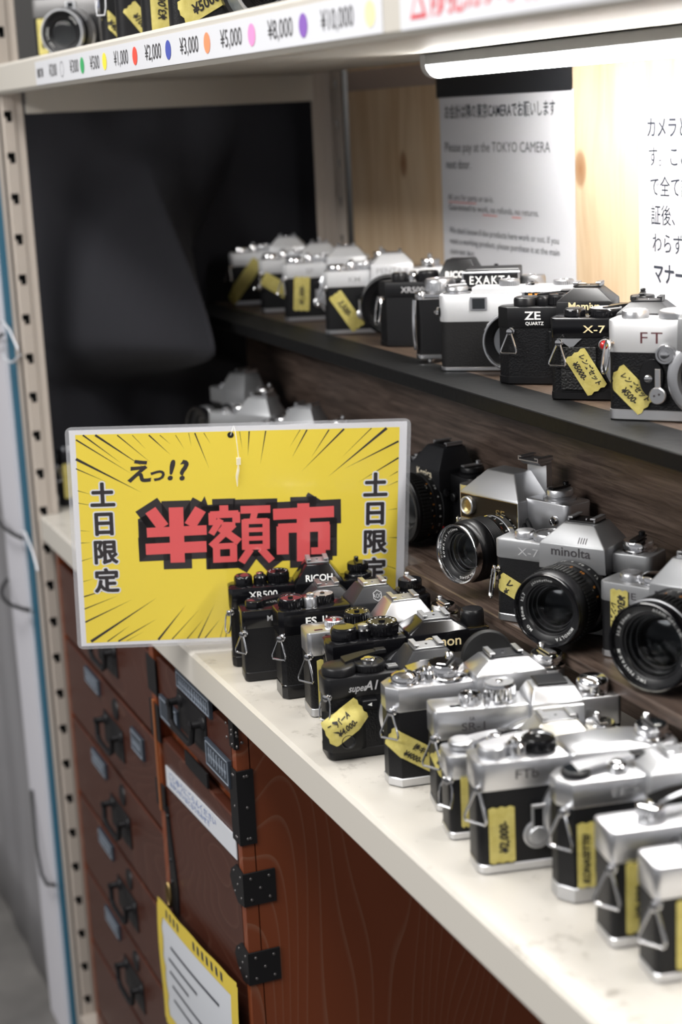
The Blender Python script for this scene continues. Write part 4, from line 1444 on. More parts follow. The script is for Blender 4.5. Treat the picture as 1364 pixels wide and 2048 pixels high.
# --- three blurred silver cameras far along the step, above the sign
def far_silver(label, pos, rot, H, prism, lens_on=False, shoe=True, **kw):
    o = film_camera(label, pos, rot, W=.138, H=H, T=.024, ht=.018, hb=.006, c=.008, c2=.008, rnd=3, top=GREYP, base=SATIN, group=GM, mcx=.068, mcz=.0345)
    prism_house(o, .070, H - .017, H + .003, H + prism, kw.get('wb', .052), kw.get('wt', .026), .010, .009, .024, kw.get('pm', GREYP), sback=.002)
    if shoe:
        accessory_shoe(o, .070, .003, H + prism, SATIN, w=.023)
    dial(o, 'shutter_dial', .037, .012, H, .011, .0085, CHROME, 'knurl')
    dial(o, 'shutter_button', .014, .012, H, .008, .006, CHROME, 'button')
    dial(o, 'rewind_knob', .113, .012, H, .0105, .010, CHROME, 'crank')
    if lens_on:
        M = FRONTM(.068, .0345, 0)
        g = G(); lathe(g, [(.030, .004), (.032, .006), (.032, .014), (.030, .016)], SATIN_D, 60, M, cap1=False); lathe(g, [(.030, .016), (.029, .020), (.029, .028)], BLACKP, 60, M, cap0=False, cap1=False)
        for a in (-40, 0, 40):
            barrel_text(g, [(radians(a), '8')], M, .0292, .0215, .005, ORANGE_INK)
        l = g.build('lens', o)
        g = G(); ribbed(g, .0308, .028, .042, RUBBER, 48, M); g.build('focus_ring', l)
        g = G(); lathe(g, [(.0308, .042), (.0315, .043), (.0315, .050), (.0308, .051)], SATIN, 60, M, cap0=False, cap1=False); g.build('aperture_ring', l)
        front_optics(l, M, .060, .0312, .0225, ENAMEL, depth=.012)
    return o


far_silver('blurred silver film camera with lens and tall finder, beside the black curtain', (.105, .205, ZMC), 12, .0755, .0245, True, wb=.058, wt=.036)
far_silver('blurred silver film camera with white-lit prism, second from the curtain on the lower step', (.250, .158, ZMC), 33, .0690, .0215)
far_silver('blurred silver film camera just above the top edge of the yellow sign, riser behind', (.345, .176, ZMC), 33, .0675, .0230)
# ================================================================== UPPER STEP ROW
GS = 'second-hand cameras on the black-edged upper step'
ZSC = ZS + .0006

# --- silver-grey camera at the right end
H = .0776
o = film_camera('silver film camera with self-timer lever and slanted price tape, right end of upper step', (1.0129, .2457, ZSC), 41, W=.142, H=H, T=.030, ht=.0250, hb=.0085, c=.006, c2=.006, rnd=4,
                top=PEARL, base=SATIN_D, group=GS, mcx=.0740, texts=[TXT('FT', .0190, H - .0178, .0125, mat('maroon_engraving', (0.10, 0.03, 0.035), 0.5), bold=.0, width=1.25, space=1.25)])
dial(o, 'film_counter', .0120, .0145, H, .0105, .0060, SATIN, 'smooth', SATIN_D)
dial(o, 'shutter_dial', .0440, .0150, H, .0135, .0065, SATIN, 'smooth', SATIN_D)
prism_house(o, .0740, H - .022, H + .003, H + .0150, .046, .026, .010, .008, .030, GREYP)
g = G()
M = FRONTM(.0400, .0520, 0)
lathe(g, [(.0078, 0), (.0078, .0030), (.0070, .0042), (.0055, .0042), (.0050, .0030), (.0030, .0030), (.0030, .0055), (.001, .0058)], CHROME, 36, M)
g.build('flash_socket', o)
g = G()
rings(g, [[(.0290 + .0098 * cos(t) , -.0006, .0335 + .0150 * sin(t)) for t in [2 * pi * i / 24 for i in range(24)]], [(.0290 + .0090 * cos(t), -.0020, .0335 + .0142 * sin(t)) for t in [2 * pi * i / 24 for i in range(24)]]], BLACKP)
M = FRONTM(.0345, .0205, 0)
lathe(g, [(.0066, 0), (.0066, .0042), (.0058, .0052), (.001, .0052)], SATIN, 32, M)
lathe(g, [(.0009, .0052), (.0009, .0055)], DARK_INK, 10, M @ Matrix.Translation((-.0022, 0, 0))); lathe(g, [(.0009, .0052), (.0009, .0055)], DARK_INK, 10, M @ Matrix.Translation((.0016, 0.0012, 0)))
box(g, -.0022, .0022, .004, .0205, .0024, .0042, SATIN, .0005, M)
lathe(g, [(.0032, 0), (.0032, .0030), (.0022, .0036)], CHROME, 20, FRONTM(.0270, .0330, 0))
g.build('self_timer_lever', o)
tape(o, lambda off: wrap_fn(.006, .006, .0125, .0240, radians(-44), off), .0360, .0200, [('レンズ゙セット', -.0140, .0022, .0058, 0), ('¥500-', -.0050, -.0062, .0072, 0)])
strap_lug(o, .006, .006, H - .0180, style='oval', size=1.35)

# --- black camera with red lamp
H = .0683
o = film_camera('black film camera with red lamp and yellow tape, second from right on upper step', (.9063, .2546, ZSC), 47, W=.137, H=H, T=.029, ht=.0165, hb=.0070, c=.006, c2=.006, rnd=3,
                top=ENAMEL, base=BLACKP, group=GS, mcx=.0720, texts=[TXT('X-7', .0225, H - .0122, .0085, GOLD_INK, bold=.01, width=1.4)])
dial(o, 'shutter_button', .0125, .0140, H, .0090, .0062, ENAMEL, 'smooth', BLACKP)
k = dial(o, 'shutter_dial', .0385, .0150, H, .0142, .0068, ENAMEL, 'knurl', SATIN_D); dial_marks(k, .0385, .015, H + .0063, .0142, 16, DARK_INK)
advance_lever(o, .040, .021, H + .004, ENAMEL, .022)
g = G()
V = [(.0005, -.0005, H - .0170), (.0215, -.0005, H - .0170), (.0180, -.0005, H - .0200), (.0145, -.0005, H - .0235), (.0110, -.0005, H - .0240), (.0060, -.0005, H - .0205)]
rings(g, [V, [(x, -.0012, z) for x, y, z in V]], SATIN)
g.build('grip_trim', o)
g = G()
lathe(g, [(.0050, 0), (.0050, .0020), (.0042, .0026), (.0038, .0018)], SATIN, 28, FRONTM(.0405, H - .0220, 0))
lathe(g, [(.0038, .0016), (.0034, .0030), (.0018, .0040), (.0005, .0043)], RED_LENS, 24, FRONTM(.0405, H - .0220, 0))
g.build('self_timer_lamp', o)
g = G(); box(g, .0500, .0520, -.0012, .0005, .0075, H - .017, BLACKP, .0004); g.build('front_ridge', o)
PG = add_bump(mat('pyramid_grip_rubber', (0.014, 0.014, 0.014), 0.45), 'voronoi', 620, .9, .0008)
g = G(); box(g, .0040, .0330, -.0016, .0004, .0085, H - .0240, PG, .0006); g.build('grip_pad', o)
prism_house(o, .0740, H - .0155, H + .0045, H + .0125, .046, .026, .0100, .012, .029, DARKGREY, extra=lambda g: [g.add([(.080 + i * .0021, -.0103, H + .001), (.0808 + i * .0021, -.0103, H + .001), (.0808 + i * .0021, -.0103, H + .0048), (.080 + i * .0021, -.0103, H + .0048)], [[0, 1, 2, 3]], DARK_INK) for i in range(4)])
accessory_shoe(o, .0740, .004, H + .0125, DARKGREY, w=.025, L=.014)
dial(o, 'rewind_knob', .1150, .0145, H, .0110, .0095, BLACKP, 'crank', crank=BLACKP)
tape(o, lambda off: (lambda w: (lambda x, y: w(x, y) + Vector((0, -.0016, 0))))(wrap_fn(.006, .006, .0250, .0240, radians(-58), off)), .0360, .0190, [('レンズ゙セット', -.0150, .0020, .0058, 0), ('¥5000-', -.0120, -.0062, .0068, 0)])
strap_lug(o, .006, .006, H - .0200, style='tri', size=1.2, front=True)

# --- black quartz camera
H = .0682
o = film_camera('black film camera with bold white letters and no tape, third from right on upper step', (.8099, .2600, ZSC), 49, W=.139, H=H, T=.030, ht=.0185, hb=.0070, c=.0105, c2=.010,
                top=BLACKP, base=BLACKP, group=GS, mcx=.0720, texts=[TXT('ZE', .0155, H - .0108, .0100, WHITE_INK, bold=.02, width=1.25), TXT('QUARTZ', .0160, H - .0156, .0040, WHITE_INK, bold=.015)])
dial(o, 'shutter_button', .0135, .0140, H, .0106, .0076, BLACKP, 'smooth', WINDOW)
dial(o, 'mode_button', .0300, .0120, H, .0064, .0082, BLACKP, 'smooth', BLACKP)
k = dial(o, 'shutter_dial', .0450, .0150, H, .0118, .0098, BLACKP, 'knurl', BLACKP); dial_marks(k, .045, .015, H + .0093, .0118, 12, ORANGE_INK)
advance_lever(o, .024, .021, H + .006, BLACKP, .024)
g = G()
lathe(g, [(.0066, 0), (.0066, .0030), (.0058, .0042), (.001, .0042)], BLACKP, 32, FRONTM(.0430, .0345, 0)); box(g, -.0028, .0002, 0, .0130, .0008, .0036, BLACKP, .0006, FRONTM(.0400, .0345, 0))
g.build('self_timer_lever', o)
def mam(g):
    put_text(g, 'Mamiya', .0092, GOLD_INK, front_fn(.0700, H - .0015, -.0103), align='CENTER', bold=.02, width=1.0)
prism_house(o, .0700, H - .0175, H + .0055, H + .0165, .050, .022, .0100, .008, .030, BLACKP, extra=mam)
accessory_shoe(o, .0700, .003, H + .0165, SATIN, w=.024, base=BLACKP)
dial(o, 'rewind_knob', .1160, .0145, H, .0105, .0090, BLACKP, 'crank', crank=BLACKP)
strap_lug(o, .0105, .010, H - .0210, style='tri', size=1.2, front=True)

# --- silver rangefinder
H = .0713
RFL = add_bump(mat('grey_black_leatherette', (0.011, 0.0105, 0.0105), 0.5, spec=.35), 'voronoi', 900, .4, .0005)
o = film_camera('silver rangefinder camera with a small square finder window, left of the white-lettered black camera', (.7078, .2515, ZSC), 53, W=.140, H=H, T=.030, ht=.0250, hb=.0040, c=.010, c2=.011, rnd=5,
                top=PEARL, base=SATIN, skin=RFL, group=GS, mount=False)
g = G(); box(g, .0225, .126, .003, .027, H - .0005, H + .0065, PEARL, .001); g.build('raised_top', o)
dial(o, 'film_counter', .0060, .0150, H, .0108, .0075, SATIN, 'crank', crank=SATIN_D)
g = G()
box(g, .0215, .0370, -.0016, .001, H - .0145, H - .0015, SATIN, .0005); box(g, .0234, .0352, -.0020, 0, H - .0130, H - .0032, WINDOW)
g.build('rangefinder_window', o)
g = G(); box(g, .0700, .1120, -.0028, .004, H - .0105, H + .0030, SATIN, .0008); box(g, .0725, .1095, -.0033, 0, H - .0085, H + .0015, WINDOW)
for i in range(5):
    box(g, .0760 + i * .006, .0795 + i * .006, -.0036, -.003, H - .0020, H + .0005, ORANGE_INK)
g.build('viewfinder_window', o)
dial(o, 'shutter_dial', .0560, .0140, H + .0062, .0098, .0062, SATIN, 'knurl'); dial(o, 'shutter_button', .0770, .0135, H + .0062, .0060, .0045, CHROME, 'button'); dial(o, 'rewind_knob', .1060, .0145, H + .0062, .0095, .0050, SATIN, 'knurl')
M = FRONTM(.0640, .0310, 0)
g = G(); lathe(g, [(.0290, 0), (.0290, .004), (.0275, .006), (.0275, .016), (.0265, .017), (.0265, .024)], SATIN, 64, M, cap1=False); l = g.build('lens', o)
g = G(); lathe(g, [(.0275, .0165), (.0284, .0170), (.0284, .0215), (.0275, .0220)], SATIN_D, 64, M, knurl=.0006, kn=(1, 2)); g.build('focus_ring', l)
front_optics(l, M, .030, .0272, .019, CHROME, depth=.01)
g = G(); lathe(g, [(.0045, 0), (.0045, .002), (.002, .004), (.001, .005)], CHROME, 16, Matrix.Translation((-.0095, .006, H - .016)) @ Matrix.Rotation(radians(-90), 4, 'Y')); g.build('strap_lug', o)

# --- waist-level finder camera with name plate
H = .0640
o = film_camera('black and chrome camera with a framed nameplate finder rising above the silver rangefinder', (.6414, .2560, ZSC + .003), 57, W=.143, H=H, T=.029, ht=.0060, hb=.0050, c=.009, c2=.010, rnd=4,
                top=CHROME, base=CHROME, skin=LEATHER_FINE, group=GS, mcx=.066)
g = G(); tube(g, bez((-.0075, .0015, .010), (-.0085, -.001, .025), (-.0085, -.001, .040), (-.0075, .0015, .058), 8), .0024, CHROME, 12); lathe(g, [(.0042, 0), (.0042, .006), (.0034, .0072), (.001, .0075)], CHROME, 24, Matrix.Translation((-.0010, .003, .0585))); g.build('back_latch', o)
g = G(); lathe(g, [(.0050, -.0030), (.0050, .0000)], CHROME, 24, Matrix.Translation((.006, .010, .0))); lathe(g, [(.0050, -.0030), (.0050, .0000)], CHROME, 24, Matrix.Translation((.024, .010, .0))); g.build('tripod_feet', o)
dial(o, 'shutter_dial', .0160, .0145, H, .0152, .0130, SATIN, 'knurl', SATIN)
g = G(); box(g, .034, .104, .003, .026, H - .0005, H + .0050, SATIN_D, .0008); g.build('raised_top', o)
dial(o, 'slow_speed_dial', .1060, .0145, H + .004, .0125, .0100, SATIN, 'knurl')
g = G()
box(g, .0440, .0950, -.008, .026, H + .002, H + .0230, BLACKP, .0012)
g.build('finder_hood', o)
g = G()
box(g, .0405, .0955, -.0105, -.0082, H + .0050, H + .0205, SATIN, .0006); box(g, .0422, .0938, -.0112, -.0085, H + .0066, H + .0189, ENAMEL)
put_text(g, 'EXAKTA', .0108, WHITE_INK, front_fn(.0680, H + .0090, -.0114), align='CENTER', bold=.012, width=.86, space=1.25)
g.build('nameplate', o)

# --- black camera behind, prism letters peeping out
H = .0675
o = film_camera('matte black film camera with an oval strap ring, seen behind the nameplate camera', (.5137, .2731, ZSC), 50, W=.136, H=H, T=.028, ht=.016, hb=.006, c=.010, c2=.010,
                top=BLACKP, base=BLACKP, skin=LEATHER_FINE, group=GS, texts=[TXT('XR500', .0170, H - .0110, .0085, GREY_INK, bold=.01, width=1.05)])
dial(o, 'shutter_button', .0120, .0140, H, .0085, .0085, BLACKP, 'smooth', WINDOW)
dial(o, 'film_counter', .0270, .0135, H, .0060, .0100, CHROME, 'button')
dial(o, 'shutter_dial', .0430, .0145, H, .0110, .0100, BLACKP, 'knurl')
prism_house(o, .0800, H - .015, H + .002, H + .0225, .048, .026, .008, .005, .028, BLACKP, [TXT('RICOH', .0800, H + .0045, .0088, WHITE_INK, bold=.02)])
dial(o, 'rewind_knob', .1140, .0145, H, .0100, .0110, BLACKP, 'rewind', crank=BLACKP)
strap_lug(o, .010, .010, H - .0180, style='oval', size=1.5)

# --- the four blurred silver cameras towards the curtain


def far_upper(label, pos, rot, H, tp, lines, brand=None, lens_on=False, ptext=None, lever=True):
    o = film_camera(label, pos, rot, W=.140, H=H, T=.029, ht=.0170, hb=.0055, c=.005, c2=.006, top=PEARL, base=SATIN, skin=LEATHER_FINE, group=GS, mcx=.068,
                    texts=[TXT(brand, .0230, H - .0118, .0078, GREY_INK, bold=.01, width=1.25)] if brand else [])
    prism_house(o, .0725, H - .016, H + .006, H + .0170, .048, .026, .008, .008, .029, PEARL, [TXT(ptext, .0700, H - .0010, .0085, GREY_INK, dict(bold=.01))] if False else ([(ptext, .0725, H - .0035, .0088, GREY_INK, dict(bold=.012, width=1.1))] if ptext else []))
    accessory_shoe(o, .0725, .003, H + .0170, SATIN, w=.022)
    dial(o, 'film_counter', .010, .0145, H, .0105, .0065, CHROME, 'smooth', WINDOW)
    dial(o, 'shutter_button', .0265, .0130, H, .0050, .0120, CHROME, 'button')
    dial(o, 'shutter_dial', .0410, .0150, H, .0105, .0085, SATIN, 'knurl')
    dial(o, 'rewind_knob', .1150, .0145, H, .0105, .0100, CHROME, 'crank')
    x, z, a, w, h = tp
    tape(o, lambda off: wrap_fn(.005, .006, x, z, radians(a), off), w, h, lines)
    if lever:
        g = G(); box(g, -.0028, .0028, -.017, .004, 0, .003, SATIN, .0008, FRONTM(.0365, .040, 0)); lathe(g, [(.0055, 0), (.0055, .004), (.004, .005)], SATIN, 24, FRONTM(.0365, .022, 0)); lathe(g, [(.0045, 0), (.0045, .004)], BLACKP, 20, FRONTM(.0365, .042, 0)); g.build('self_timer_lever', o)
    strap_lug(o, .005, .006, H - .0180, style='tri', size=1.15)
    return o


o = far_upper('blurred silver film camera with lens and crooked tape, in front of the pine board edge', (.3798, .2619, ZSC), 66, .0696, (.0200, .0260, -57, .046, .0165), [('3,500-', -.014, -.003, .009, 0)], 'KM', True, 'PENTAX')
M = FRONTM(.068, .0330, 0)
g = G(); lathe(g, [(.031, .003), (.0325, .005), (.0325, .011), (.0305, .012), (.0305, .018)], BLACKP, 60, M, cap1=False); l = g.build('lens', o)
g = G(); ribbed(g, .0320, .018, .027, RUBBER, 52, M); g.build('focus_ring', l)
front_optics(l, M, .034, .0318, .022, ENAMEL, [('LENS'[:0] or ' ', .003, 90)], depth=.012)
far_upper('blurred silver film camera with upright yellow tape, third from the curtain on upper step', (.2322, .2683, ZSC), 68, .0685, (.0170, .0330, 86, .040, .0190), [('¥1,000-', -.013, -.003, .0085, 0)], 'SP')
far_upper('blurred silver film camera with yellow tape slanting down, second from the curtain', (.1211, .2776, ZSC), 68, .0658, (.0200, .0310, -33, .048, .0175), [], 'SL')
o = far_upper('blurred silver film camera with long tape slanting up, beside the black curtain', (.0096, .2763, ZSC), 68, .0681, (.0130, .0310, 52, .066, .0165), [], None)

# ================================================================== CAMERAS ON THE TOP SHELF
GT = 'cameras along the cream top shelf'
ZT = ZU + .0003
GREYL = add_bump(mat('grey_leatherette', (0.12, 0.115, 0.11), 0.55), 'voronoi', 900, .4, .0005)
H = .0740
o = film_camera('grey rangefinder camera with chrome-rimmed lens at the left end of the top shelf', (.030, .040, ZT), 51, W=.140, H=H, T=.030, ht=.0215, hb=.0045, c=.008, c2=.009, rnd=4,
                top=mat('dull_grey_metal', (0.24, 0.235, 0.235), .45, .4), base=MATS['dull_grey_metal'], skin=LEATHER_FINE, group=GT, mount=False)
g = G(); box(g, .0820, .1295, -.0012, .001, .0048, H - .0218, GREYL, .0006); g.build('right_panel', o)
g = G(); box(g, .0400, .0520, -.002, .001, H - .0150, H - .0045, SATIN, .0005); box(g, .0420, .0500, -.0024, 0, H - .0135, H - .0060, WINDOW); g.build('rangefinder_window', o)
g = G(); box(g, .0800, .1260, -.0035, .001, H - .0180, H - .0030, SATIN, .0006); box(g, .0820, .1240, -.0040, 0, H - .0165, H - .0045, DARKGREY)
for i in range(9):
    box(g, .0830 + i * .0046, .0860 + i * .0046, -.0044, -.0036, H - .0155, H - .0055, mat('selenium_cells', (0.25, 0.27, 0.36), 0.15))
g.build('light_meter_window', o)
dial(o, 'shutter_button', .0180, .0140, H, .0080, .0070, CHROME, 'button'); dial(o, 'rewind_knob', .1120, .0145, H, .0105, .0090, CHROME, 'crank')
M = FRONTM(.0480, .0315, 0)
g = G(); lathe(g, [(.0300, 0), (.0300, .006), (.0285, .008), (.0285, .020), (.0270, .022)], SATIN, 64, M, cap1=False); l = g.build('lens', o)
g = G(); lathe(g, [(.0285, .020), (.0292, .021), (.0292, .027), (.0285, .028)], BLACKP, 64, M, knurl=.0006, kn=(1, 2)); g.build('focus_ring', l)
front_optics(l, M, .036, .0275, .0165, SATIN, [('1:1.8  f=45mm', .0032, 230), ('JAPAN', .003, 60)], depth=.01)
g = G(); box(g, -.0042, .0042, -.016, .003, 0, .004, SATIN_D, .0008, FRONTM(.1020, .036, -.0012)); box(g, -.002, .002, -.010, -.001, .0038, .0044, DARKGREY, 0, FRONTM(.1020, .036, -.0012)); g.build('self_timer_lever', o)
tape(o, lambda off: wrap_fn(.008, .009, .0060, .0300, radians(90), off), .042, .012, [('¥8,000-', -.014, -.003, .007, 0)])
tape(o, lambda off: (lambda w: (lambda x, y: w(x, y) + Vector((0, -.0014, 0))))(wrap_fn(.008, .009, .1020, .0120, 0, off)), .034, .012, [('YEスイコ', -.012, -.003, .007, 0)])


def top_black(label, pos, rot, H, tp, lines, T=.030, skin=LEATHER_FINE, base=SATIN, lug=True):
    o = film_camera(label, pos, rot, W=.140, H=H, T=T, ht=.0180, hb=.0050, c=.009, c2=.009, rnd=3, top=ENAMEL, base=base, skin=skin, group=GT)
    prism_house(o, .0700, H - .016, H + .003, H + .0215, .048, .026, .008, .006, T, ENAMEL)
    dial(o, 'shutter_dial', .041, .0145, H, .0105, .0085, ENAMEL, 'knurl'); dial(o, 'rewind_knob', .113, .0145, H, .0105, .010, ENAMEL, 'crank')
    x, z, a, w, h = tp
    tape(o, lambda off: wrap_fn(.009, .009, x, z, radians(a), off), w, h, lines)
    if lug:
        strap_lug(o, .009, .009, H - .024, style='hex', size=1.2, metal=SATIN_D)
    return o


top_black('black film camera with dangling strap ring beside the grey rangefinder on the top shelf', (.392, .034, ZT), 79, .074, (.0060, .0190, -47, .036, .013), [('¥4000-', -.010, -.004, .0085, 0)])
top_black('black film camera with diagonal thousand-yen tape, third from left on the top shelf', (.452, .034, ZT), 79, .074, (.0160, .0200, -52, .040, .016), [('¥1000-', -.011, -.004, .0085, 0)], lug=False)
top_black('black film camera with an upright yellow tape by its silver edge on the top shelf', (.560, .030, ZT), 80, .074, (.0085, .0310, 90, .058, .0195), [('¥3,000-', -.016, -.004, .0105, 0)], lug=False)
o = top_black('black film camera with a stubby grey lens, rightmost on the top shelf', (.655, .028, ZT), 80, .074, (.0250, .0270, 28, .056, .022), [('¥5000-', -.018, -.006, .0120, 0)], lug=False)
M = FRONTM(.068, .0330, 0)
g = G(); lathe(g, [(.031, .003), (.034, .006), (.034, .018), (.031, .020)], BLACKP, 60, M, cap1=False); lathe(g, [(.031, .020), (.030, .024), (.030, .060), (.029, .062)], mat('slate_lens_paint', (0.16, 0.18, 0.19), 0.35, .3), 60, M, cap0=False, cap1=False); l = g.build('lens', o)
front_optics(l, M, .068, .0300, .021, SATIN_D, depth=.012)

# --- camera on the white shelf next to the left post
H = .072
o = film_camera('blurred black and chrome film camera with yellow tape between left post and yellow sign', (-.030, .037, ZL + .0003), 80, W=.138, H=H, T=.028, ht=.018, hb=.006, c=.009, c2=.009, rnd=3,
                top=ENAMEL, base=BLACKP, cat='camera', skin=LEATHER_FINE)
prism_house(o, .0700, H - .016, H + .003, H + .0215, .048, .026, .008, .006, .028, ENAMEL)
dial(o, 'shutter_dial', .041, .0145, H, .0105, .0085, SATIN, 'knurl'); dial(o, 'film_counter', .010, .0145, H, .0095, .007, CHROME, 'smooth'); dial(o, 'rewind_knob', .113, .0145, H, .0105, .010, CHROME, 'crank')
tape(o, lambda off: wrap_fn(.009, .009, .006, .034, radians(90), off), .046, .012, [])
strap_lug(o, .009, .009, H - .018, style='tri', size=1.2)
# ================================================================== YELLOW SIGN
SK = 1.012   # pouch slightly larger than the sheet size
S0 = Vector((0.69058, 0.04076, 0.96052))
SU, SV, SN = Vector((.2866, .9573, -.0368)).normalized(), Vector((.1681, -.0124, .9857)).normalized(), Vector((.9432, -.2887, -.1645)).normalized()
sign = empty('laminated_sign', tuple(S0))
sign.matrix_world = Matrix(((SU.x, SV.x, SN.x, S0.x), (SU.y, SV.y, SN.y, S0.y), (SU.z, SV.z, SN.z, S0.z), (0, 0, 0, 1)))
tag(sign, 'yellow laminated half-price sign with red lettering, standing at the shelf edge', 'sign')
PAPERW = mat('white_sign_paper', (0.80, 0.80, 0.84), 0.25, coat=0.6)
YEL = mat('yellow_print', (0.92, 0.72, 0.085), 0.25, coat=0.6)
PBLK = mat('black_print', (0.042, 0.037, 0.040), 0.25, coat=0.6)
PRED = mat('red_print', (0.80, 0.125, 0.13), 0.25, coat=0.6)
LAM = mat('clear_laminate', (0.75, 0.76, 0.80), 0.12, alpha=0.24, coat=0.5)
MM = SK / 1000.0


def rrect(x0, x1, y0, y1, r, n=6):
    P = []
    for cx, cy, a0 in ((x1 - r, y1 - r, 0), (x0 + r, y1 - r, 90), (x0 + r, y0 + r, 180), (x1 - r, y0 + r, 270)):
        for i in range(n + 1):
            a = radians(a0 + 90 * i / n)
            P.append((cx + r * cos(a), cy + r * sin(a)))
    return P


# pouch border: a flat frame with rounded corners round the printed sheet
g = G()
po = rrect(-152.5, 154.5, -108.8, 109.2, 6)
pi_ = rrect(-149.0, 151.0, -105.8, 106.3, 0.5)
n = len(po)
V = [(x * MM, y * MM, z) for z in (-.0003, .0003) for x, y in po] + [(x * MM, y * MM, z) for z in (-.0003, .0003) for x, y in pi_]
F = []
for i in range(n):
    j = (i + 1) % n
    F += [[n + i, n + j, 3 * n + j, 3 * n + i], [i, 2 * n + i, 2 * n + j, j], [i, j, n + j, n + i], [2 * n + i, 3 * n + i, 3 * n + j, 2 * n + j]]
g.add(V, F, LAM)
g.build('laminate_border', sign)
g = G()
box(g, -149.0 * MM, 151.0 * MM, -105.8 * MM, 106.3 * MM, -.00035, .00025, PAPERW)
lay = [.00025]


def poly(pts, m, dz):
    g.add([(x * MM, y * MM, .00025 + dz) for x, y in pts], [list(range(len(pts)))], m)


poly([(-144.2, -102.6), (143.4, -101.6), (144.2, 101.3), (-143.6, 102.2)], YEL, .0001)
LINES = [(-143.1, 97.7, -95.2, 63.6), (-144.1, 79.6, -87.4, 45.7), (-144.6, 70.5, -117.4, 56.5), (-136.9, 101.9, -104.4, 74.4), (-126.1, 101.6, -82.8, 68.5), (-106.9, 101.0, -77.8, 73.6), (-93.7, 100.6, -82.1, 86.8), (-79.2, 100.2, -60.5, 80.9), (-69.5, 99.9, -60.1, 90.8), (-55.7, 99.5, -48.1, 85.7), (-44.1, 101.2, -42.0, 88.2), (-38.7, 101.0, -26.7, 66.7), (-30.7, 100.8, -24.9, 90.2), (1.0, 101.2, 3.1, 84.2), (9.5, 101.2, 7.9, 77.5), (24.2, 101.2, 18.9, 69.2), (54.8, 101.2, 44.9, 84.2), (61.0, 101.2, 47.3, 74.9), (80.7, 100.6, 64.6, 74.4), (94.2, 101.0, 55.9, 61.4), (118.9, 101.1, 91.9, 73.5), (132.6, 100.7, 79.6, 55.3), (143.5, 87.8, 94.5, 62.8), (143.8, 71.9, 107.1, 49.1), (143.3, 58.6, 134.6, 53.5), (143.5, 49.2, 132.3, 44.2), (143.2, 22.2, 133.9, 21.2), (143.8, -6.6, 135.6, -6.3), (-144.2, 49.4, -131.3, 45.0), (-144.2, 37.5, -123.4, 32.8), (-143.6, 10.7, -134.4, 9.6), (-144.0, -1.5, -134.9, -1.3), (-144.2, -19.2, -131.9, -15.5), (-143.8, -39.8, -134.2, -37.4), (-144.1, -55.1, -110.9, -45.3), (-144.3, -67.6, -112.6, -55.0), (-144.2, -81.1, -100.3, -59.6), (-139.9, -101.2, -77.6, -58.6), (-124.8, -101.8, -103.9, -86.3), (-114.8, -102.0, -78.4, -80.3), (-107.2, -102.0, -90.2, -92.5), (-78.0, -102.0, -51.4, -67.3), (-65.2, -102.0, -38.9, -72.0), (-51.2, -102.0, -35.3, -82.1), (-41.0, -102.0, -24.8, -67.0), (-34.6, -102.0, -20.0, -82.7), (-20.5, -102.0, -16.3, -87.2), (-15.4, -102.0, -12.5, -87.3),
         (20, -102, 16, -70), (34, -102, 27, -78), (52, -102, 42, -72), (70, -102, 55, -64), (95, -102, 72, -66), (128, -102, 88, -60), (143, -88, 100, -58), (143, -66, 112, -50), (143, -38, 128, -32)]
for i, (x0, y0, x1, y1) in enumerate(LINES):
    d = Vector((x1 - x0, y1 - y0)); L_ = d.length; d.normalize(); q = Vector((-d.y, d.x))
    w = (2.4 if L_ > 60 else 1.9 if L_ > 40 else 1.1 if L_ > 22 else .65)
    w = w * (0.75 + 0.5 * ((i * 37) % 10) / 10)
    poly([(x0 + q.x * w / 2, y0 + q.y * w / 2), (x0 - q.x * w / 2, y0 - q.y * w / 2), (x1, y1)], PBLK, .00016)

# the three big characters from thick strokes, black surround first
def stroke(x0, y0, x1, y1, w0, w1=None):
    w1 = w1 or w0
    d = (Vector((x1, y1)) - Vector((x0, y0))).normalized(); q = Vector((-d.y, d.x))
    return [(x0 + q.x * w0 / 2, y0 + q.y * w0 / 2), (x0 - q.x * w0 / 2, y0 - q.y * w0 / 2), (x1 - q.x * w1 / 2, y1 - q.y * w1 / 2), (x1 + q.x * w1 / 2, y1 + q.y * w1 / 2)]


HAN = [(-80.5, 28.5, -69.5, 11.5, 11), (-35.5, 28.0, -45.5, 12.0, 11), (-84.5, 6.6, -30.5, 7.4, 9.5), (-86.0, -9.8, -31.0, -9.0, 11), (-57.5, 30.5, -57.5, -24.0, 13)]
GAKU = [(-14.5, 31.0, -14.5, 23.0, 8), (-27.0, 22.0, -1.5, 22.3, 7), (-25.0, 24.0, -25.0, 12.0, 7), (-3.5, 24.0, -3.5, 13.5, 7), (-17.5, 17.5, -26.5, 3.0, 6), (-17.0, 12.0, -4.5, 11.5, 5.5), (-5.5, 12.0, -27.0, -9.0, 6), (-18.5, 9.0, -1.0, -5.5, 7),
        (-22.0, -9.0, -22.0, -25.5, 6.5), (-6.5, -8.0, -6.5, -25.0, 6.5), (-24.0, -9.5, -4.5, -9.0, 6), (-24.0, -22.5, -4.5, -22.3, 6),
        (0.5, 26.0, 27.5, 26.0, 7.5), (13.5, 24.0, 11.5, 16.0, 6), (4.5, 16.5, 4.5, -13.5, 6.5), (23.5, 16.5, 23.5, -13.5, 6.5), (3.0, 14.5, 25.0, 14.5, 5.5), (5.0, 6.0, 23.0, 6.0, 4.5), (5.0, -2.5, 23.0, -2.5, 4.5), (3.0, -11.0, 25.0, -11.0, 5.5), (9.0, -13.0, 0.5, -26.0, 7), (18.5, -13.0, 28.5, -25.5, 7)]
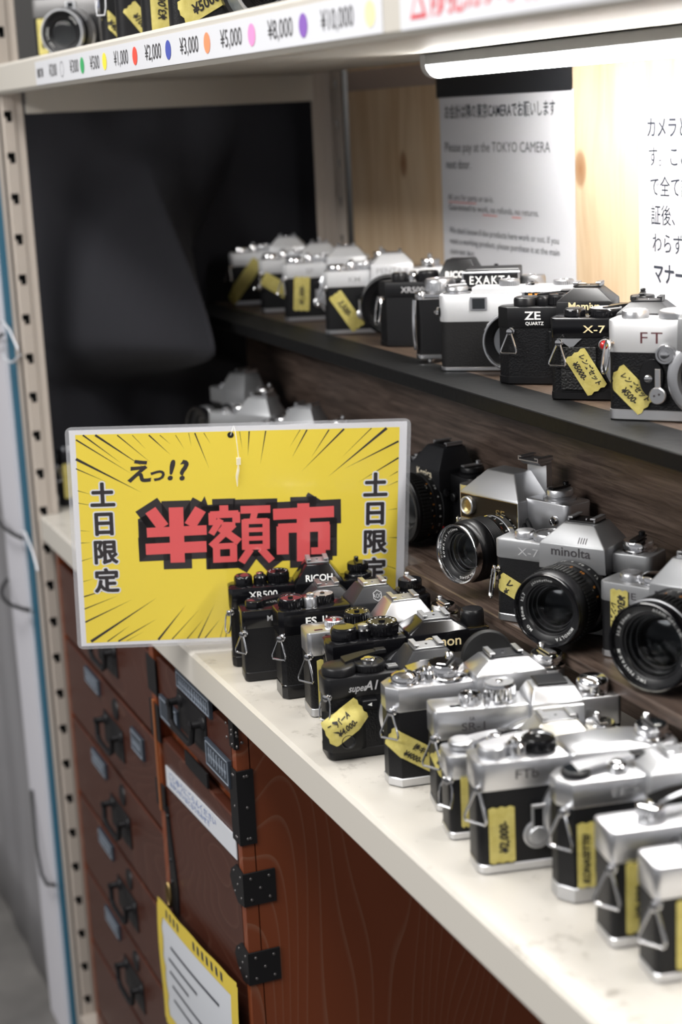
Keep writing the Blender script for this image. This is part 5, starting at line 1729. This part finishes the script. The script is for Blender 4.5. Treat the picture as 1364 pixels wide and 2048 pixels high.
SHI = [(57.5, 30.5, 57.5, 22.5, 11), (30.0, 20.5, 85.5, 21.5, 11), (57.5, 19.0, 57.5, -27.0, 12), (38.5, 8.5, 38.5, -19.5, 11), (76.5, 9.0, 76.5, -16.5, 11), (34.5, 6.5, 81.5, 7.0, 9.5), (64.5, -17.0, 78.0, -17.0, 7)]
for grp in (HAN, GAKU, SHI):
    for a in grp:
        x0, y0, x1, y1, w = a
        d = (Vector((x1, y1)) - Vector((x0, y0))).normalized()
        e = 6.4
        P = stroke(x0 - d.x * e, y0 - d.y * e, x1 + d.x * e, y1 + d.y * e, w + 2 * e)
        poly(P, PBLK, .00022)
for sp in ([(-34, 36), (-40, 30), (-28, 28), (-31.5, 40.5)], [(60, 38), (63, 30), (78, 30), (62, 41)], [(-92, 20), (-80, 26), (-76, -10), (-92, -22)]):
    poly(sp, PBLK, .00022)
for grp in (HAN, GAKU, SHI):
    for k, a in enumerate(grp):
        poly(stroke(*a), PRED, .00030 + k * 2e-6)


def stext(s, cx, cy, size, m, dz, **kw):
    put_text(g, s, size * MM, m, lambda x, y: Vector((cx * MM + x, cy * MM + y, .00025 + dz)), align='CENTER', **kw)


for col, ys in ((-122.5, (35.5, 8.0, -20.0, -48.5)), (123.2, (37.2, 9.8, -18.5, -47.0))):
    for ch, y in zip('土日限定', ys):
        for k in range(12):
            stext(ch, col + 2.2 * cos(k * pi / 6), y - 0.5 + 2.2 * sin(k * pi / 6), 25, PAPERW, .00017 + k * 2e-6, width=.92)
        for k in range(8):
            stext(ch, col + .85 * cos(k * pi / 4), y - 0.5 + .85 * sin(k * pi / 4), 25, PBLK, .00024 + k * 2e-6, width=.92)
stext('え', -89.5, 57.5, 24, PBLK, .00026, bold=.032, shear=.12)
stext('っ', -73.5, 57.5, 17, PBLK, .00026, bold=.034, shear=.12)
stext('!', -62.0, 57.6, 26, PBLK, .00026, bold=.03, shear=.2)
stext('?', -51.0, 57.2, 26, PBLK, .00026, bold=.03, shear=.15)
poly([(-7.1 + 2.9 * cos(radians(a)), 98.3 + 2.9 * sin(radians(a))) for a in range(0, 360, 20)], mat('punched_hole', (0.012, 0.012, 0.012), 0.9), .0003)
g.build('printed_sheet', sign, smooth=False)
CLEAR = mat('clear_nylon', (0.95, 0.95, 0.95), 0.2, alpha=0.45)
g = G()
tube(g, [(-.0071, .0995, .001), (-.006, .104, .003), (-.0045, .1085, .0012), (-.003, .104, .0035), (-.0015, .090, .003), (-.0005, .078, .002)], .0005, CLEAR, 6)
box(g, -.0025, .0015, .071, .078, .0008, .0026, CLEAR, .0005)
tube(g, [(-.0008, .071, .0018), (-.001, .066, .0022), (-.0022, .060, .002), (-.002, .050, .0015)], [.0006, .0013, .0013, .0004], CLEAR, 8)
g.build('tag_pin', sign)

# ================================================================== PRICE STRIPS ON THE TOP SHELF LIP
YL = -.0137
STRIPW = mat('white_label_tape', (0.74, 0.745, 0.78), 0.3, coat=.3)
GREYTXT = mat('grey_label_ink', (0.06, 0.058, 0.062), 0.5)
g = G()
box(g, .2435, 1.186, YL - .0005, YL, 1.3800, 1.4045, STRIPW)
f = lambda x0, z0: (lambda x, y: Vector((x0 + x, YL - .0008, z0 + y)))
def dot(x, col):
    m = mat('dot_' + str(abs(hash(col)) % 9999), col, 0.5)
    g.add([(x + .0078 * cos(radians(a)), YL - .0008, 1.3922 + .0078 * sin(radians(a))) for a in range(0, 360, 12)], [list(range(30))], m)
put_text(g, '価格表', .0105, GREYTXT, f(.2520, 1.3885), bold=.02, width=.95)
for s, x, xd, col in (('¥200', .310, .369, None), ('¥300', .404, .4555, (0.05, 0.38, 0.13)), ('¥500', .487, .542, (0.88, 0.72, 0.06)), ('¥1,000', .5765, .6475, (0.83, 0.09, 0.06)), ('¥2,000', .680, .7495, (0.075, 0.10, 0.40)), ('¥3,000', .7825, .853, (0.90, 0.29, 0.14)), ('¥5,000', .886, .956, (0.82, 0.30, 0.58)), ('¥8,000', .990, 1.058, (0.25, 0.12, 0.46)), ('¥10,000', 1.0895, 1.1685, (0.85, 0.80, 0.42))):
    put_text(g, s, .0180, GREYTXT, f(x, 1.3868), width=.98 if len(s) < 7 else .92)
    if col:
        dot(xd, col)
    else:
        P = [(xd + r * cos(radians(a)), YL - .0008, 1.3922 + r * sin(radians(a))) for r in (.0078, .0071) for a in range(0, 360, 12)]
        g.add(P, [[i, (i + 1) % 30, 30 + (i + 1) % 30, 30 + i] for i in range(30)], GREYTXT)
tag(g.build('price_strip', smooth=False), 'white price strip with coloured dots along the top shelf lip', 'price label')
g = G()
box(g, 1.212, 1.75, YL - .0005, YL, 1.3795, 1.4070, STRIPW)
PINKINK = mat('red_label_ink', (0.72, 0.10, 0.12), 0.5)
f2 = lambda x0, z0: (lambda x, y: Vector((x0 + x, YL - .0008, z0 + y)))
g.add([(1.226 + x, YL - .0008, 1.3848 + y) for x, y in ((0, 0), (.022, 0), (.011, .019))], [[0, 1, 2]], PINKINK)
g.add([(1.226 + x, YL - .0011, 1.3848 + y) for x, y in ((.004, .0025), (.018, .0025), (.011, .0145))], [[0, 1, 2]], STRIPW)
put_text(g, '防犯カメラ作動中', .0215, PINKINK, f2(1.252, 1.3868), bold=.012)
tag(g.build('warning_strip', smooth=False), 'white strip with red warning lettering at the right of the top lip', 'notice')

# ================================================================== LED TUBE
lamp = empty('led_tube_light', (1.205, .300, 1.3785))
tag(lamp, 'glowing white LED tube under the top shelf', 'lamp')
TUBE = mat('glowing_tube', (1, 1, 1), .4, emis=(1.0, 0.985, 0.96), estr=46.0)
Mx = Matrix.Rotation(radians(90), 4, 'Y')
g = G()
HOUS = mat('grey_lamp_housing', (0.55, 0.56, 0.56), .4)
RT = .0145
lower = [radians(a) for a in range(-168, -11, 6)]
V = [(x, RT * cos(a), RT * sin(a)) for x in (-.60, .60) for a in lower]
n = len(lower)
g.add(V, [[i, i + 1, n + i + 1, n + i] for i in range(n - 1)] + [[2 * n - 1, n, 0, n - 1]] + [list(range(n))[::-1], [n + i for i in range(n)]], TUBE)
g.build('diffuser_tube', lamp)
CAP = mat('white_end_cap', (0.8, 0.8, 0.8), .4)
for xs in (-1, 1):
    g = G()
    prof_ = [((RT + .0004) * cos(radians(a)), (RT + .0004) * sin(radians(a))) for a in range(-170, -9, 8)] + [(.0152, .0078), (-.0152, .0078)]
    rings(g, [[(xs * x, y * k, z * k) for y, z in prof_] for x, k in ((.6003, 1), (.6120, 1), (.6150, .8))], CAP)
    g.build('end_cap', lamp)
g = G(); box(g, -.60, .60, -.0150, .0150, -.0027, .0078, HOUS, .001); g.build('mounting_channel', lamp)

# ================================================================== PAPER NOTICES ON THE PINE
NOTP = mat('white_notice_paper', (0.74, 0.74, 0.77), 0.32, coat=.3)
NINK = mat('dark_notice_ink', (0.035, 0.04, 0.055), 0.5)
REDU = mat('red_underline_ink', (0.75, 0.25, 0.25), 0.5)
YP = YW - .0012
fw = lambda x0, z0: (lambda x, y: Vector((x0 + x, YP - .0004, z0 + y)))


def notice(name, x0, x1, z0, z1, rows, label, marks=(), bow=.0012):
    root = empty(name, ((x0 + x1) / 2, YP, z0))
    tag(root, label, 'notice')
    I_ = Matrix.Translation(-Vector(root.location))
    g = G()
    box(g, x0, x1, YP, YP + .0006, z0, z1, NOTP)
    for s, x, z, size, w, b in rows:
        put_text(g, s, size, NINK, fw(x, z), width=w, bold=b, res=2)
    for xa, xb, z in marks:
        box(g, xa, xb, YP - .0006, YP - .0003, z, z + .0012, REDU)
    g2 = G(); g2.merge(g, I_); g2.build('paper_sheet', root, smooth=False)
    return root, I_


def fit(s, x0, x1, z, size, bold=0.0):
    V, F = text_geo(s, size, bold=bold, res=2)
    wd = max(x for x, y in V) - min(x for x, y in V)
    return (s, x0, z, size, (x1 - x0) / wd, bold)


r, I_ = notice('paper_notice', .3165, .6245, 1.130, 1.3480, [
    fit('お会計は隣の東京CAMERAでお願いします', .330, .587, 1.3240, .0170, .012),
    fit('Please pay at the TOKYO CAMERA', .328, .575, 1.2860, .0155, .0),
    fit('next door.', .330, .393, 1.2670, .0155, .0),
    fit('All are for parts or as-is.', .333, .447, 1.2315, .0102),
    fit('Guaranteed to work, no refunds, no returns.', .334, .549, 1.2200, .0102),
    fit("We don't know if the products here work or not. If you", .334, .591, 1.1935, .0102),
    fit('want a working product, please purchase it at the main', .334, .592, 1.1815, .0102),
    fit('store next door.', .334, .398, 1.1695, .0102),
], 'white printed notice on the pine board, topped by a black strip', [(.334, .405, 1.2285), (.421, .455, 1.2165), (.490, .510, 1.2165)])
g = G(); box(g, .3105, .6215, YP - .0006, YP + .0006, 1.3465, 1.3980, mat('black_cloth_tape', (0.014, 0.015, 0.018), .5)); g2 = G(); g2.merge(g, I_); g2.build('black_top_strip', r)
notice('paper_notice', .7440, 1.05, 1.125, 1.3445, [
    ('カメラとレンズ', .7575, 1.3015, .0200, .86, .012), ('す。ここは9', .7600, 1.2755, .0200, .86, 0), ('で全て記録', .7625, 1.2485, .0200, .86, 0),
    ('証後、他、', .7645, 1.2225, .0200, .86, 0), ('わらず当東', .7665, 1.1970, .0200, .86, 0), ('マナーある', .7680, 1.1690, .0205, .88, .02)],
    'white notice with large Japanese lettering on the pine board at the right')

g = G(); box(g, .0420, .3060, YW - .0010, YW - .0003, 1.362, 1.3865, mat('brownish_packing_tape', (0.42, 0.335, 0.29), .35, alpha=.85))
tag(g.build('packing_tape'), 'dull pinkish-brown tape strip along the top left of the pine board', 'tape')

# ================================================================== LEFT SIDE: PANEL, BOARD, SHEET, TIES
WPAN = mat('white_panel', (0.70, 0.69, 0.74), .4)
TEAL = mat('teal_board', (0.012, 0.115, 0.19), .45)
GSH = mat('grey_plastic_sheet', (0.30, 0.29, 0.31), .3)
add_mottle(GSH, (0.24, 0.235, 0.25), (0.40, 0.395, 0.41), 3.2, (1, 1, .35), .3, .7, 4, .6)
def leaf(name, label, cat, m, x_top, x_bot, wt, wb, y, th, z0, z1):
    g = G()
    V = []
    for yy in (y, y + th):
        V += [(x_bot - wb, yy, z0), (x_bot, yy, z0), (x_top, yy, z1), (x_top - wt, yy, z1)]
    g.add(V, [[0, 1, 2, 3], [7, 6, 5, 4], [0, 4, 5, 1], [1, 5, 6, 2], [2, 6, 7, 3], [3, 7, 4, 0]], m)
    return tag(g.build(name), label, cat)
leaf('white_panel', 'tall white panel standing left of the slotted post', 'panel', WPAN, -.150, -.138, .128, .128, -.004, .012, 0.0, 1.75)
leaf('teal_board', 'thin teal board squeezed between white panel and post', 'board', TEAL, -.078, -.112, .065, .026, .000, .008, 0.0, 1.75)
g = G()
NX, NZ = 40, 12
V = []
for iz in range(NZ + 1):
    for ix in range(NX + 1):
        x = -1.10 + .82 * ix / NX
        V.append((x, .004 + .002 * sin(ix * .9 + iz * .25) , .0 + 1.7 * iz / NZ))
n = NX + 1
g.add(V, [[iz * n + ix, iz * n + ix + 1, (iz + 1) * n + ix + 1, (iz + 1) * n + ix] for iz in range(NZ) for ix in range(NX)], GSH)
o = g.build('plastic_sheet', angle=180, recalc=False); md = o.modifiers.new('thickness', 'SOLIDIFY'); md.thickness = .001
tag(o, 'grey rippled plastic sheet beyond the white panel', 'sheet')
WIRE = mat('black_wire', (0.012, 0.012, 0.014), .4)
def wire(name, pts, r, m, label, cat='cable tie'):
    g = G(); tube(g, pts, r, m, 8)
    return tag(g.build(name), label, cat)
wire('wire_tie', bez((-.250, -.010, 0.700), (-.245, -.034, .680), (-.19, -.026, .676), (-.116, -.009, .688), 14), .0028, WIRE, 'black wire hook round the white panel at mid height of the post')
wire('wire_tie', [(-.240, -.007, .375), (-.20, -.014, .30), (-.175, -.015, .268), (-.15, -.013, .262), (-.115, -.009, .276)], .0026, WIRE, 'black bent wire low on the white panel beside the post')
wire('wire_tie', bez((-.60, -.008, .455), (-.72, -.05, .44), (-.72, -.05, .30), (-.62, -.012, .275), 16), .004, WIRE, 'black curled wire on the grey plastic sheet')
wire('wire_tie', bez((-.340, -.012, .800), (-.24, -.02, .785), (-.17, -.018, .788), (-.116, -.009, .790), 10), .0026, WIRE, 'black wire across the white panel level with the white shelf')
wire('wire_tie', bez((-.20, -.012, 1.058), (-.15, -.016, 1.060), (-.13, -.014, 1.064), (-.118, -.009, 1.070), 8), .0024, WIRE, 'short black wire end at the panel, upper left')
wire('zip_tie', [(-.115, -.0125, 1.085), (-.075, -.016, 1.093), (-.036, -.015, 1.084), (.002, -.014, 1.064), (.004, -.0125, 1.056), (-.03, -.016, 1.043), (-.075, -.016, 1.040), (-.112, -.0125, 1.045)], .0017, mat('clear_zip_plastic', (0.75, 0.76, 0.8), .3, alpha=.75), 'clear plastic tie looped round the post, upper left', 'zip tie')
wire('zip_tie', [(-.112, -.0125, .800), (-.06, -.015, .812), (-.02, -.0142, .792), (.001, -.0142, .772)], .0017, MATS['clear_zip_plastic'], 'clear plastic tie on the post at the white shelf', 'zip tie')
g = G(); tube(g, [(-1.0, -.16, .012), (-.30, -.20, .012)], .012, BLACKP, 14); tag(g.build('floor_pipe'), 'dark pipe lying on the floor at the lower left', 'pipe')

# ================================================================== WOODEN CHEST
CHW = mat('red_brown_chest_wood', (0.2, 0.06, 0.03), .3)


def chest_nodes(m, c1, c2, c3, axis, rough=.32):
    nt, b = nodes_of(m)
    tc = nt.nodes.new('ShaderNodeTexCoord')
    mp = nt.nodes.new('ShaderNodeMapping')
    mp.inputs['Scale'].default_value = axis
    nt.links.new(tc.outputs['Object'], mp.inputs['Vector'])
    n1 = nt.nodes.new('ShaderNodeTexNoise'); n1.inputs['Scale'].default_value = 2.2; n1.inputs['Detail'].default_value = 2.0; n1.inputs['Distortion'].default_value = .4
    nt.links.new(mp.outputs['Vector'], n1.inputs['Vector'])
    mul = nt.nodes.new('ShaderNodeMath'); mul.operation = 'MULTIPLY'; mul.inputs[1].default_value = 64.0
    nt.links.new(n1.outputs['Fac'], mul.inputs[0])
    fr = nt.nodes.new('ShaderNodeMath'); fr.operation = 'FRACT'
    nt.links.new(mul.outputs[0], fr.inputs[0])
    r = nt.nodes.new('ShaderNodeValToRGB')
    r.color_ramp.elements[0].position = 0.0; r.color_ramp.elements[0].color = (*c3, 1)
    r.color_ramp.elements[1].position = 0.16; r.color_ramp.elements[1].color = (*c2, 1)
    e = r.color_ramp.elements.new(.9); e.color = (*c1, 1)
    nt.links.new(fr.outputs[0], r.inputs['Fac'])
    nt.links.new(r.outputs['Color'], b.inputs['Base Color'])
    b.inputs['Roughness'].default_value = rough


chest_nodes(CHW, (0.190, 0.046, 0.016), (0.200, 0.050, 0.019), (0.235, 0.095, 0.055), (1.0, 1.5, .42))
DRW = mat('drawer_front_wood', (0.13, 0.04, 0.025), .35)
chest_nodes(DRW, (0.058, 0.017, 0.010), (0.066, 0.020, 0.012), (0.085, 0.034, 0.022), (.5, 1, 1.8))
EDGE = mat('orange_edge', (0.30, 0.10, 0.035), .4)  # plain orange for the narrow strip on the stile between the bays
IRON = mat('black_iron_fitting', (0.012, 0.0115, 0.013), .45, .3)
NAIL = mat('nail_head', (0.16, 0.15, 0.15), .4, .8)
BRASS = mat('dark_brass', (0.22, 0.15, 0.06), .35, .9)
PLATE = mat('slate_label_plate', (0.035, 0.045, 0.060), .3)
PLINK = mat('faded_plate_ink', (0.30, 0.34, 0.40), .6)
CX0, CX1, CY0, CY1, CZ1 = .040, .7535, .003, .395, .8060
chest = empty('wooden_chest', (CX0, CY0, 0))
tag(chest, 'red-brown wooden drawer chest with black iron fittings under the white shelf', 'chest')
IC = Matrix.Translation((-CX0, -CY0, 0))


def cpart(name, fn, parent=chest, smooth=True):
    g = G(); fn(g)
    g2 = G(); g2.merge(g, IC)
    return g2.build(name, parent, smooth=smooth)


cpart('carcass', lambda g: (box(g, CX0, CX1, CY0 + .012, CY1, .012, CZ1, CHW, .002), box(g, .742, CX1, CY0, CY0 + .013, .012, CZ1, CHW, .001), box(g, CX0, .052, CY0, CY0 + .013, .012, CZ1, CHW, .001), box(g, .4800, .4960, CY0 - .002, CY0 + .013, .012, CZ1, CHW, .001)))
cpart('plinth', lambda g: box(g, CX0 + .01, CX1 - .01, CY0 + .02, CY1 - .01, 0, .013, CHW))
cpart('edge_strip', lambda g: (box(g, .4845, .4900, CY0 - .0045, CY0 - .0018, .62, .745, EDGE, .0004)))


def handle(g, x, z, w=.07, drop=.022):
    for s in (-1, 1):
        lathe(g, [(.0075, 0), (.0070, .002), (.004, .004), (.0035, .012), (.005, .0135), (.002, .015)], BRASS if False else IRON, 16, Matrix.Translation((x + s * w / 2, CY0 - .001, z)) @ Matrix.Rotation(radians(90), 4, 'X'))
    pts = [(x - w / 2, CY0 - .012, z), (x - w / 2 + .003, CY0 - .013, z - drop * .8), (x - w / 2 + .012, CY0 - .013, z - drop), (x + w / 2 - .012, CY0 - .013, z - drop), (x + w / 2 - .003, CY0 - .013, z - drop * .8), (x + w / 2, CY0 - .012, z)]
    tube(g, pts, .0030, IRON, 10)


def plate(g, x0, x1, z0, z1, lines):
    box(g, x0, x1, CY0 - .0035, CY0, z0, z1, PLATE, .0006)
    e = .0022
    for a in ((x0 + e, x1 - e, z0 + e, z0 + e + .0006), (x0 + e, x1 - e, z1 - e - .0006, z1 - e), (x0 + e, x0 + e + .0006, z0 + e, z1 - e), (x1 - e - .0006, x1 - e, z0 + e, z1 - e)):
        box(g, a[0], a[1], CY0 - .0039, CY0 - .0034, a[2], a[3], PLINK)
    rn = random.Random(int(x0 * 1e4))
    for (a, b, zz, h) in lines:
        x = a
        while x < b:
            w = .004 + .003 * rn.random()
            box(g, x, x + w * .8, CY0 - .0040, CY0 - .0034, zz, zz + h * .16, PLINK)
            box(g, x + w * .3, x + w * .46, CY0 - .0040, CY0 - .0034, zz - h * .3, zz + h * .6, PLINK)
            x += w * 1.35


def drawer(x0, x1, z0, z1, hx, hz, plates=(), lock=None, hw=.07):
    d = cpart('drawer', lambda g: box(g, x0, x1, CY0, CY0 + .012, z0, z1, DRW, .0014))
    cpart('handle', lambda g: (box(g, hx - hw * .62, hx + hw * .62, CY0 - .0016, CY0, hz - .030, hz + .010, IRON, .0006), handle(g, hx, hz, hw)), d)
    for p in plates:
        cpart('label_plate', lambda g: plate(g, *p), d, False)
    if lock:
        cpart('lock_plate', lambda g: (lathe(g, [(.013, 0), (.012, .002), (.002, .003)], IRON, 24, Matrix.Translation((lock[0], CY0, lock[1])) @ Matrix.Rotation(radians(90), 4, 'X'))), d)
    return d


zt = [.795, .6950, .5880, .4810, .3740, .2670, .1600, .0300]
for k in range(7):
    z1, z0 = zt[k] - .003, zt[k + 1] + .003
    zc = (z0 + z1) / 2
    P = [] if k in (0, 5, 6) else [(.165, .232, z1 - .024, z1 - .004, [(.175, .222, z1 - .015, .010)])]
    if k == 1:
        P.append((.376, .424, z1 - .040, z1 - .014, [(.384, .415, z1 - .030, .012)]))
    drawer(.055, .478, z0, z1, .285, zc + .004, P, (.302, z1 - .018) if k else None)
# right bay: a label-plated drawer above a door
d = drawer(.499, .740, .7260, .7960, .6215, .7740, [(.582, .690, .7880, .8030 - .0075 + .012, [(.592, .680, .7950, .012)]), (.512, .575, .7330, .7590, [(.545, .568, .744, .016)]), (.668, .738, .7360, .7640, [(.678, .728, .748, .016)])], None, .075)
cpart('iron_plate', lambda g: box(g, .590, .662, CY0 - .0022, CY0, .7080, .7240, IRON, .0005))
door = cpart('door', lambda g: box(g, .499, .740, CY0, CY0 + .012, .0300, .7060, DRW, .0014))


def label_strip(g):
    V = [(.5105, CY0 - .0016, .6790), (.7400, CY0 - .0016, .6905), (.7400, CY0 - .0016, .6665), (.5105, CY0 - .0016, .6560)]
    g.add(V + [(x, CY0 - .0006, z) for x, y, z in V], [[3, 2, 1, 0], [4, 5, 6, 7], [0, 1, 5, 4], [1, 2, 6, 5], [2, 3, 7, 6], [3, 0, 4, 7]], mat('white_strip_paper', (0.62, 0.64, 0.68), .4))
    BL = mat('blue_strip_ink', (0.07, 0.16, 0.42), .5)
    put_text(g, 'ごじゆうにごらんください', .0090, BL, lambda x, y: Vector((.5200 + x, CY0 - .0019, .6690 + y + (x) * .05)), width=1.5)
    put_text(g, 'おかいけいはとなりのみせで', .0075, BL, lambda x, y: Vector((.5240 + x, CY0 - .0019, .6612 + y + (x) * .05)), width=1.4)


cpart('paper_strip', label_strip, door, False)


def bracket(g, z0, z1, wf, ws, shape='leaf'):
    """iron angle folded round the chest's front right corner"""
    box(g, CX1, CX1 + .0018, CY0 - .0015, CY0 + ws, z0, z1, IRON, .0004)
    if shape == 'leaf':
        zm = (z0 + z1) / 2
        h = (z1 - z0) / 2
        P = [(CX1 + .0015, z0), (CX1 + .0015, z1), (CX1 - wf * .45, z1 + .003), (CX1 - wf * .85, zm + h * .55), (CX1 - wf, zm), (CX1 - wf * .85, zm - h * .55), (CX1 - wf * .45, z0 - .003)]
        V = [(x, CY0 - .0018, z) for x, z in P] + [(x, CY0 - .0002, z) for x, z in P]
        m = len(P)
        g.add(V, [list(range(m)), [m + i for i in range(m)][::-1]] + [[i, (i + 1) % m, m + (i + 1) % m, m + i] for i in range(m)], IRON)
    else:
        box(g, CX1 - wf, CX1 + .0015, CY0 - .0018, CY0 - .0002, z0, z1, IRON, .0003)
    for yy, zz in ((.006, z0 + .006), (ws - .006, z0 + .006), (ws * .5, (z0 + z1) / 2), (.006, z1 - .006), (ws - .006, z1 - .006)):
        lathe(g, [(.0016, 0), (.0012, .0008), (.0003, .001)], NAIL, 10, Matrix.Translation((CX1 + .0016, CY0 + yy, zz)) @ Matrix.Rotation(radians(90), 4, 'Y'))
        lathe(g, [(.0016, 0), (.0012, .0008), (.0003, .001)], NAIL, 10, Matrix.Translation((CX1 - yy * wf / ws * .8, CY0 - .0016, zz)) @ Matrix.Rotation(radians(90), 4, 'X'))


cpart('corner_iron', lambda g: bracket(g, .6860, .7590, .020, .0145, 'box'))
cpart('corner_iron', lambda g: bracket(g, .7800, .8055, .012, .003, 'box'))
for zz in (.6250, .5450, .4480, .20):
    cpart('hinge', lambda g: bracket(g, zz, zz + .0330, .038, .0300), chest)


def strap(g):
    P = [(.4975, .6300), (.5060, .6290), (.5095, .6000), (.5170, .5700), (.5230, .5400), (.5200, .5120), (.5040, .5050), (.4970, .5120)]
    V = [(x, CY0 - .0022, z) for x, z in P] + [(x, CY0 - .0001, z) for x, z in P]
    m = len(P)
    g.add(V, [list(range(m)), [m + i for i in range(m)][::-1]] + [[i, (i + 1) % m, m + (i + 1) % m, m + i] for i in range(m)], IRON)
    tube(g, [(.5015 + .006 * cos(t), CY0 - .006, .5280 + .013 * sin(t)) for t in [2 * pi * i / 16 for i in range(16)]], .0022, BRASS, 8, True)
    for z in (.62, .57, .545):
        lathe(g, [(.003, 0), (.002, .0018), (.0005, .0022)], IRON, 12, Matrix.Translation((.506, CY0 - .002, z)) @ Matrix.Rotation(radians(90), 4, 'X'))


cpart('lock_strap', strap, door)
for z0_, z1_ in ((.752, .792), (.700, .742), (.622, .652)):
    cpart('iron_plate', lambda g: box(g, .470, .503, CY0 - .0032, CY0 - .0018, z0_, z1_, IRON, .0006))

# taped notice hanging on the door
g = G()
def q(u, v, dy):
    A, B, C_, D = Vector((.4720, 0, .5070)), Vector((.7400, 0, .5360)), Vector((.7400, 0, .3900)), Vector((.4650, 0, .3640))
    p = A * (1 - u) * (1 - v) + B * u * (1 - v) + C_ * u * v + D * (1 - u) * v
    return Vector((p.x, CY0 - .0105 - .0022 * sin(u * 3.1) - .0012 * sin(v * 5) - dy, p.z))
YTP = mat('yellow_edge_tape', (0.66, 0.50, 0.06), .4)
N1, N2 = 14, 10
V = [q(i / N1, j / N2, 0) for i in range(N1 + 1) for j in range(N2 + 1)]
V += [q(i / N1, j / N2, -.0005) for i in range(N1 + 1) for j in range(N2 + 1)]
n = N2 + 1; NN = (N1 + 1) * n
F = []
for i in range(N1):
    for j in range(N2):
        a = [i * n + j, i * n + j + 1, (i + 1) * n + j + 1, (i + 1) * n + j]
        F += [a, [NN + k for k in a[::-1]]]
g.add(V, F, mat('white_notice_card', (0.60, 0.62, 0.66), .4))
def band(u0, u1, v0, v1, jit=0):
    m = 12
    V, F = [], []
    for k in range(m + 1):
        t = k / m
        j_ = .012 * sin(k * 2.3) * jit
        if u1 - u0 > v1 - v0:
            V += [q(u0 + (u1 - u0) * t, v0 - abs(j_), .0005), q(u0 + (u1 - u0) * t, v1, .0005)]
        else:
            V += [q(u0, v0 + (v1 - v0) * t, .0005), q(u1 + j_, v0 + (v1 - v0) * t, .0005)]
    for k in range(m):
        F.append([2 * k, 2 * k + 1, 2 * k + 3, 2 * k + 2])
    g.add(V, F, YTP)
band(-.01, 1.01, -.05, .075, 1); band(-.02, .055, 0, 1, 1); band(.945, 1.02, -.03, 1.0, 0); band(0, 1, .93, 1.03, 1)
for (u0, u1, v) in ((.18, .80, .24), (.14, .52, .36), (.14, .40, .47), (.16, .70, .58), (.16, .66, .70)):
    x = u0
    while x < u1:
        w = .018
        g.add([q(x, v, .0007), q(x + w * .8, v, .0007), q(x + w * .8, v + .022, .0007), q(x, v + .022, .0007)], [[0, 1, 2, 3]], NINK)
        x += w
for k in range(14):
    u = .12 + .055 * k
    if 4 <= k <= 6:
        continue
    g.add([q(u, -.025, .0009), q(u + .022, -.02, .0009), q(u + .028, .04, .0009), q(u + .006, .035, .0009)], [[0, 1, 2, 3]], NINK)
o = g.build('taped_notice', angle=180, recalc=False)
tag(o, 'white notice edged with yellow tape hanging on the chest door', 'notice')
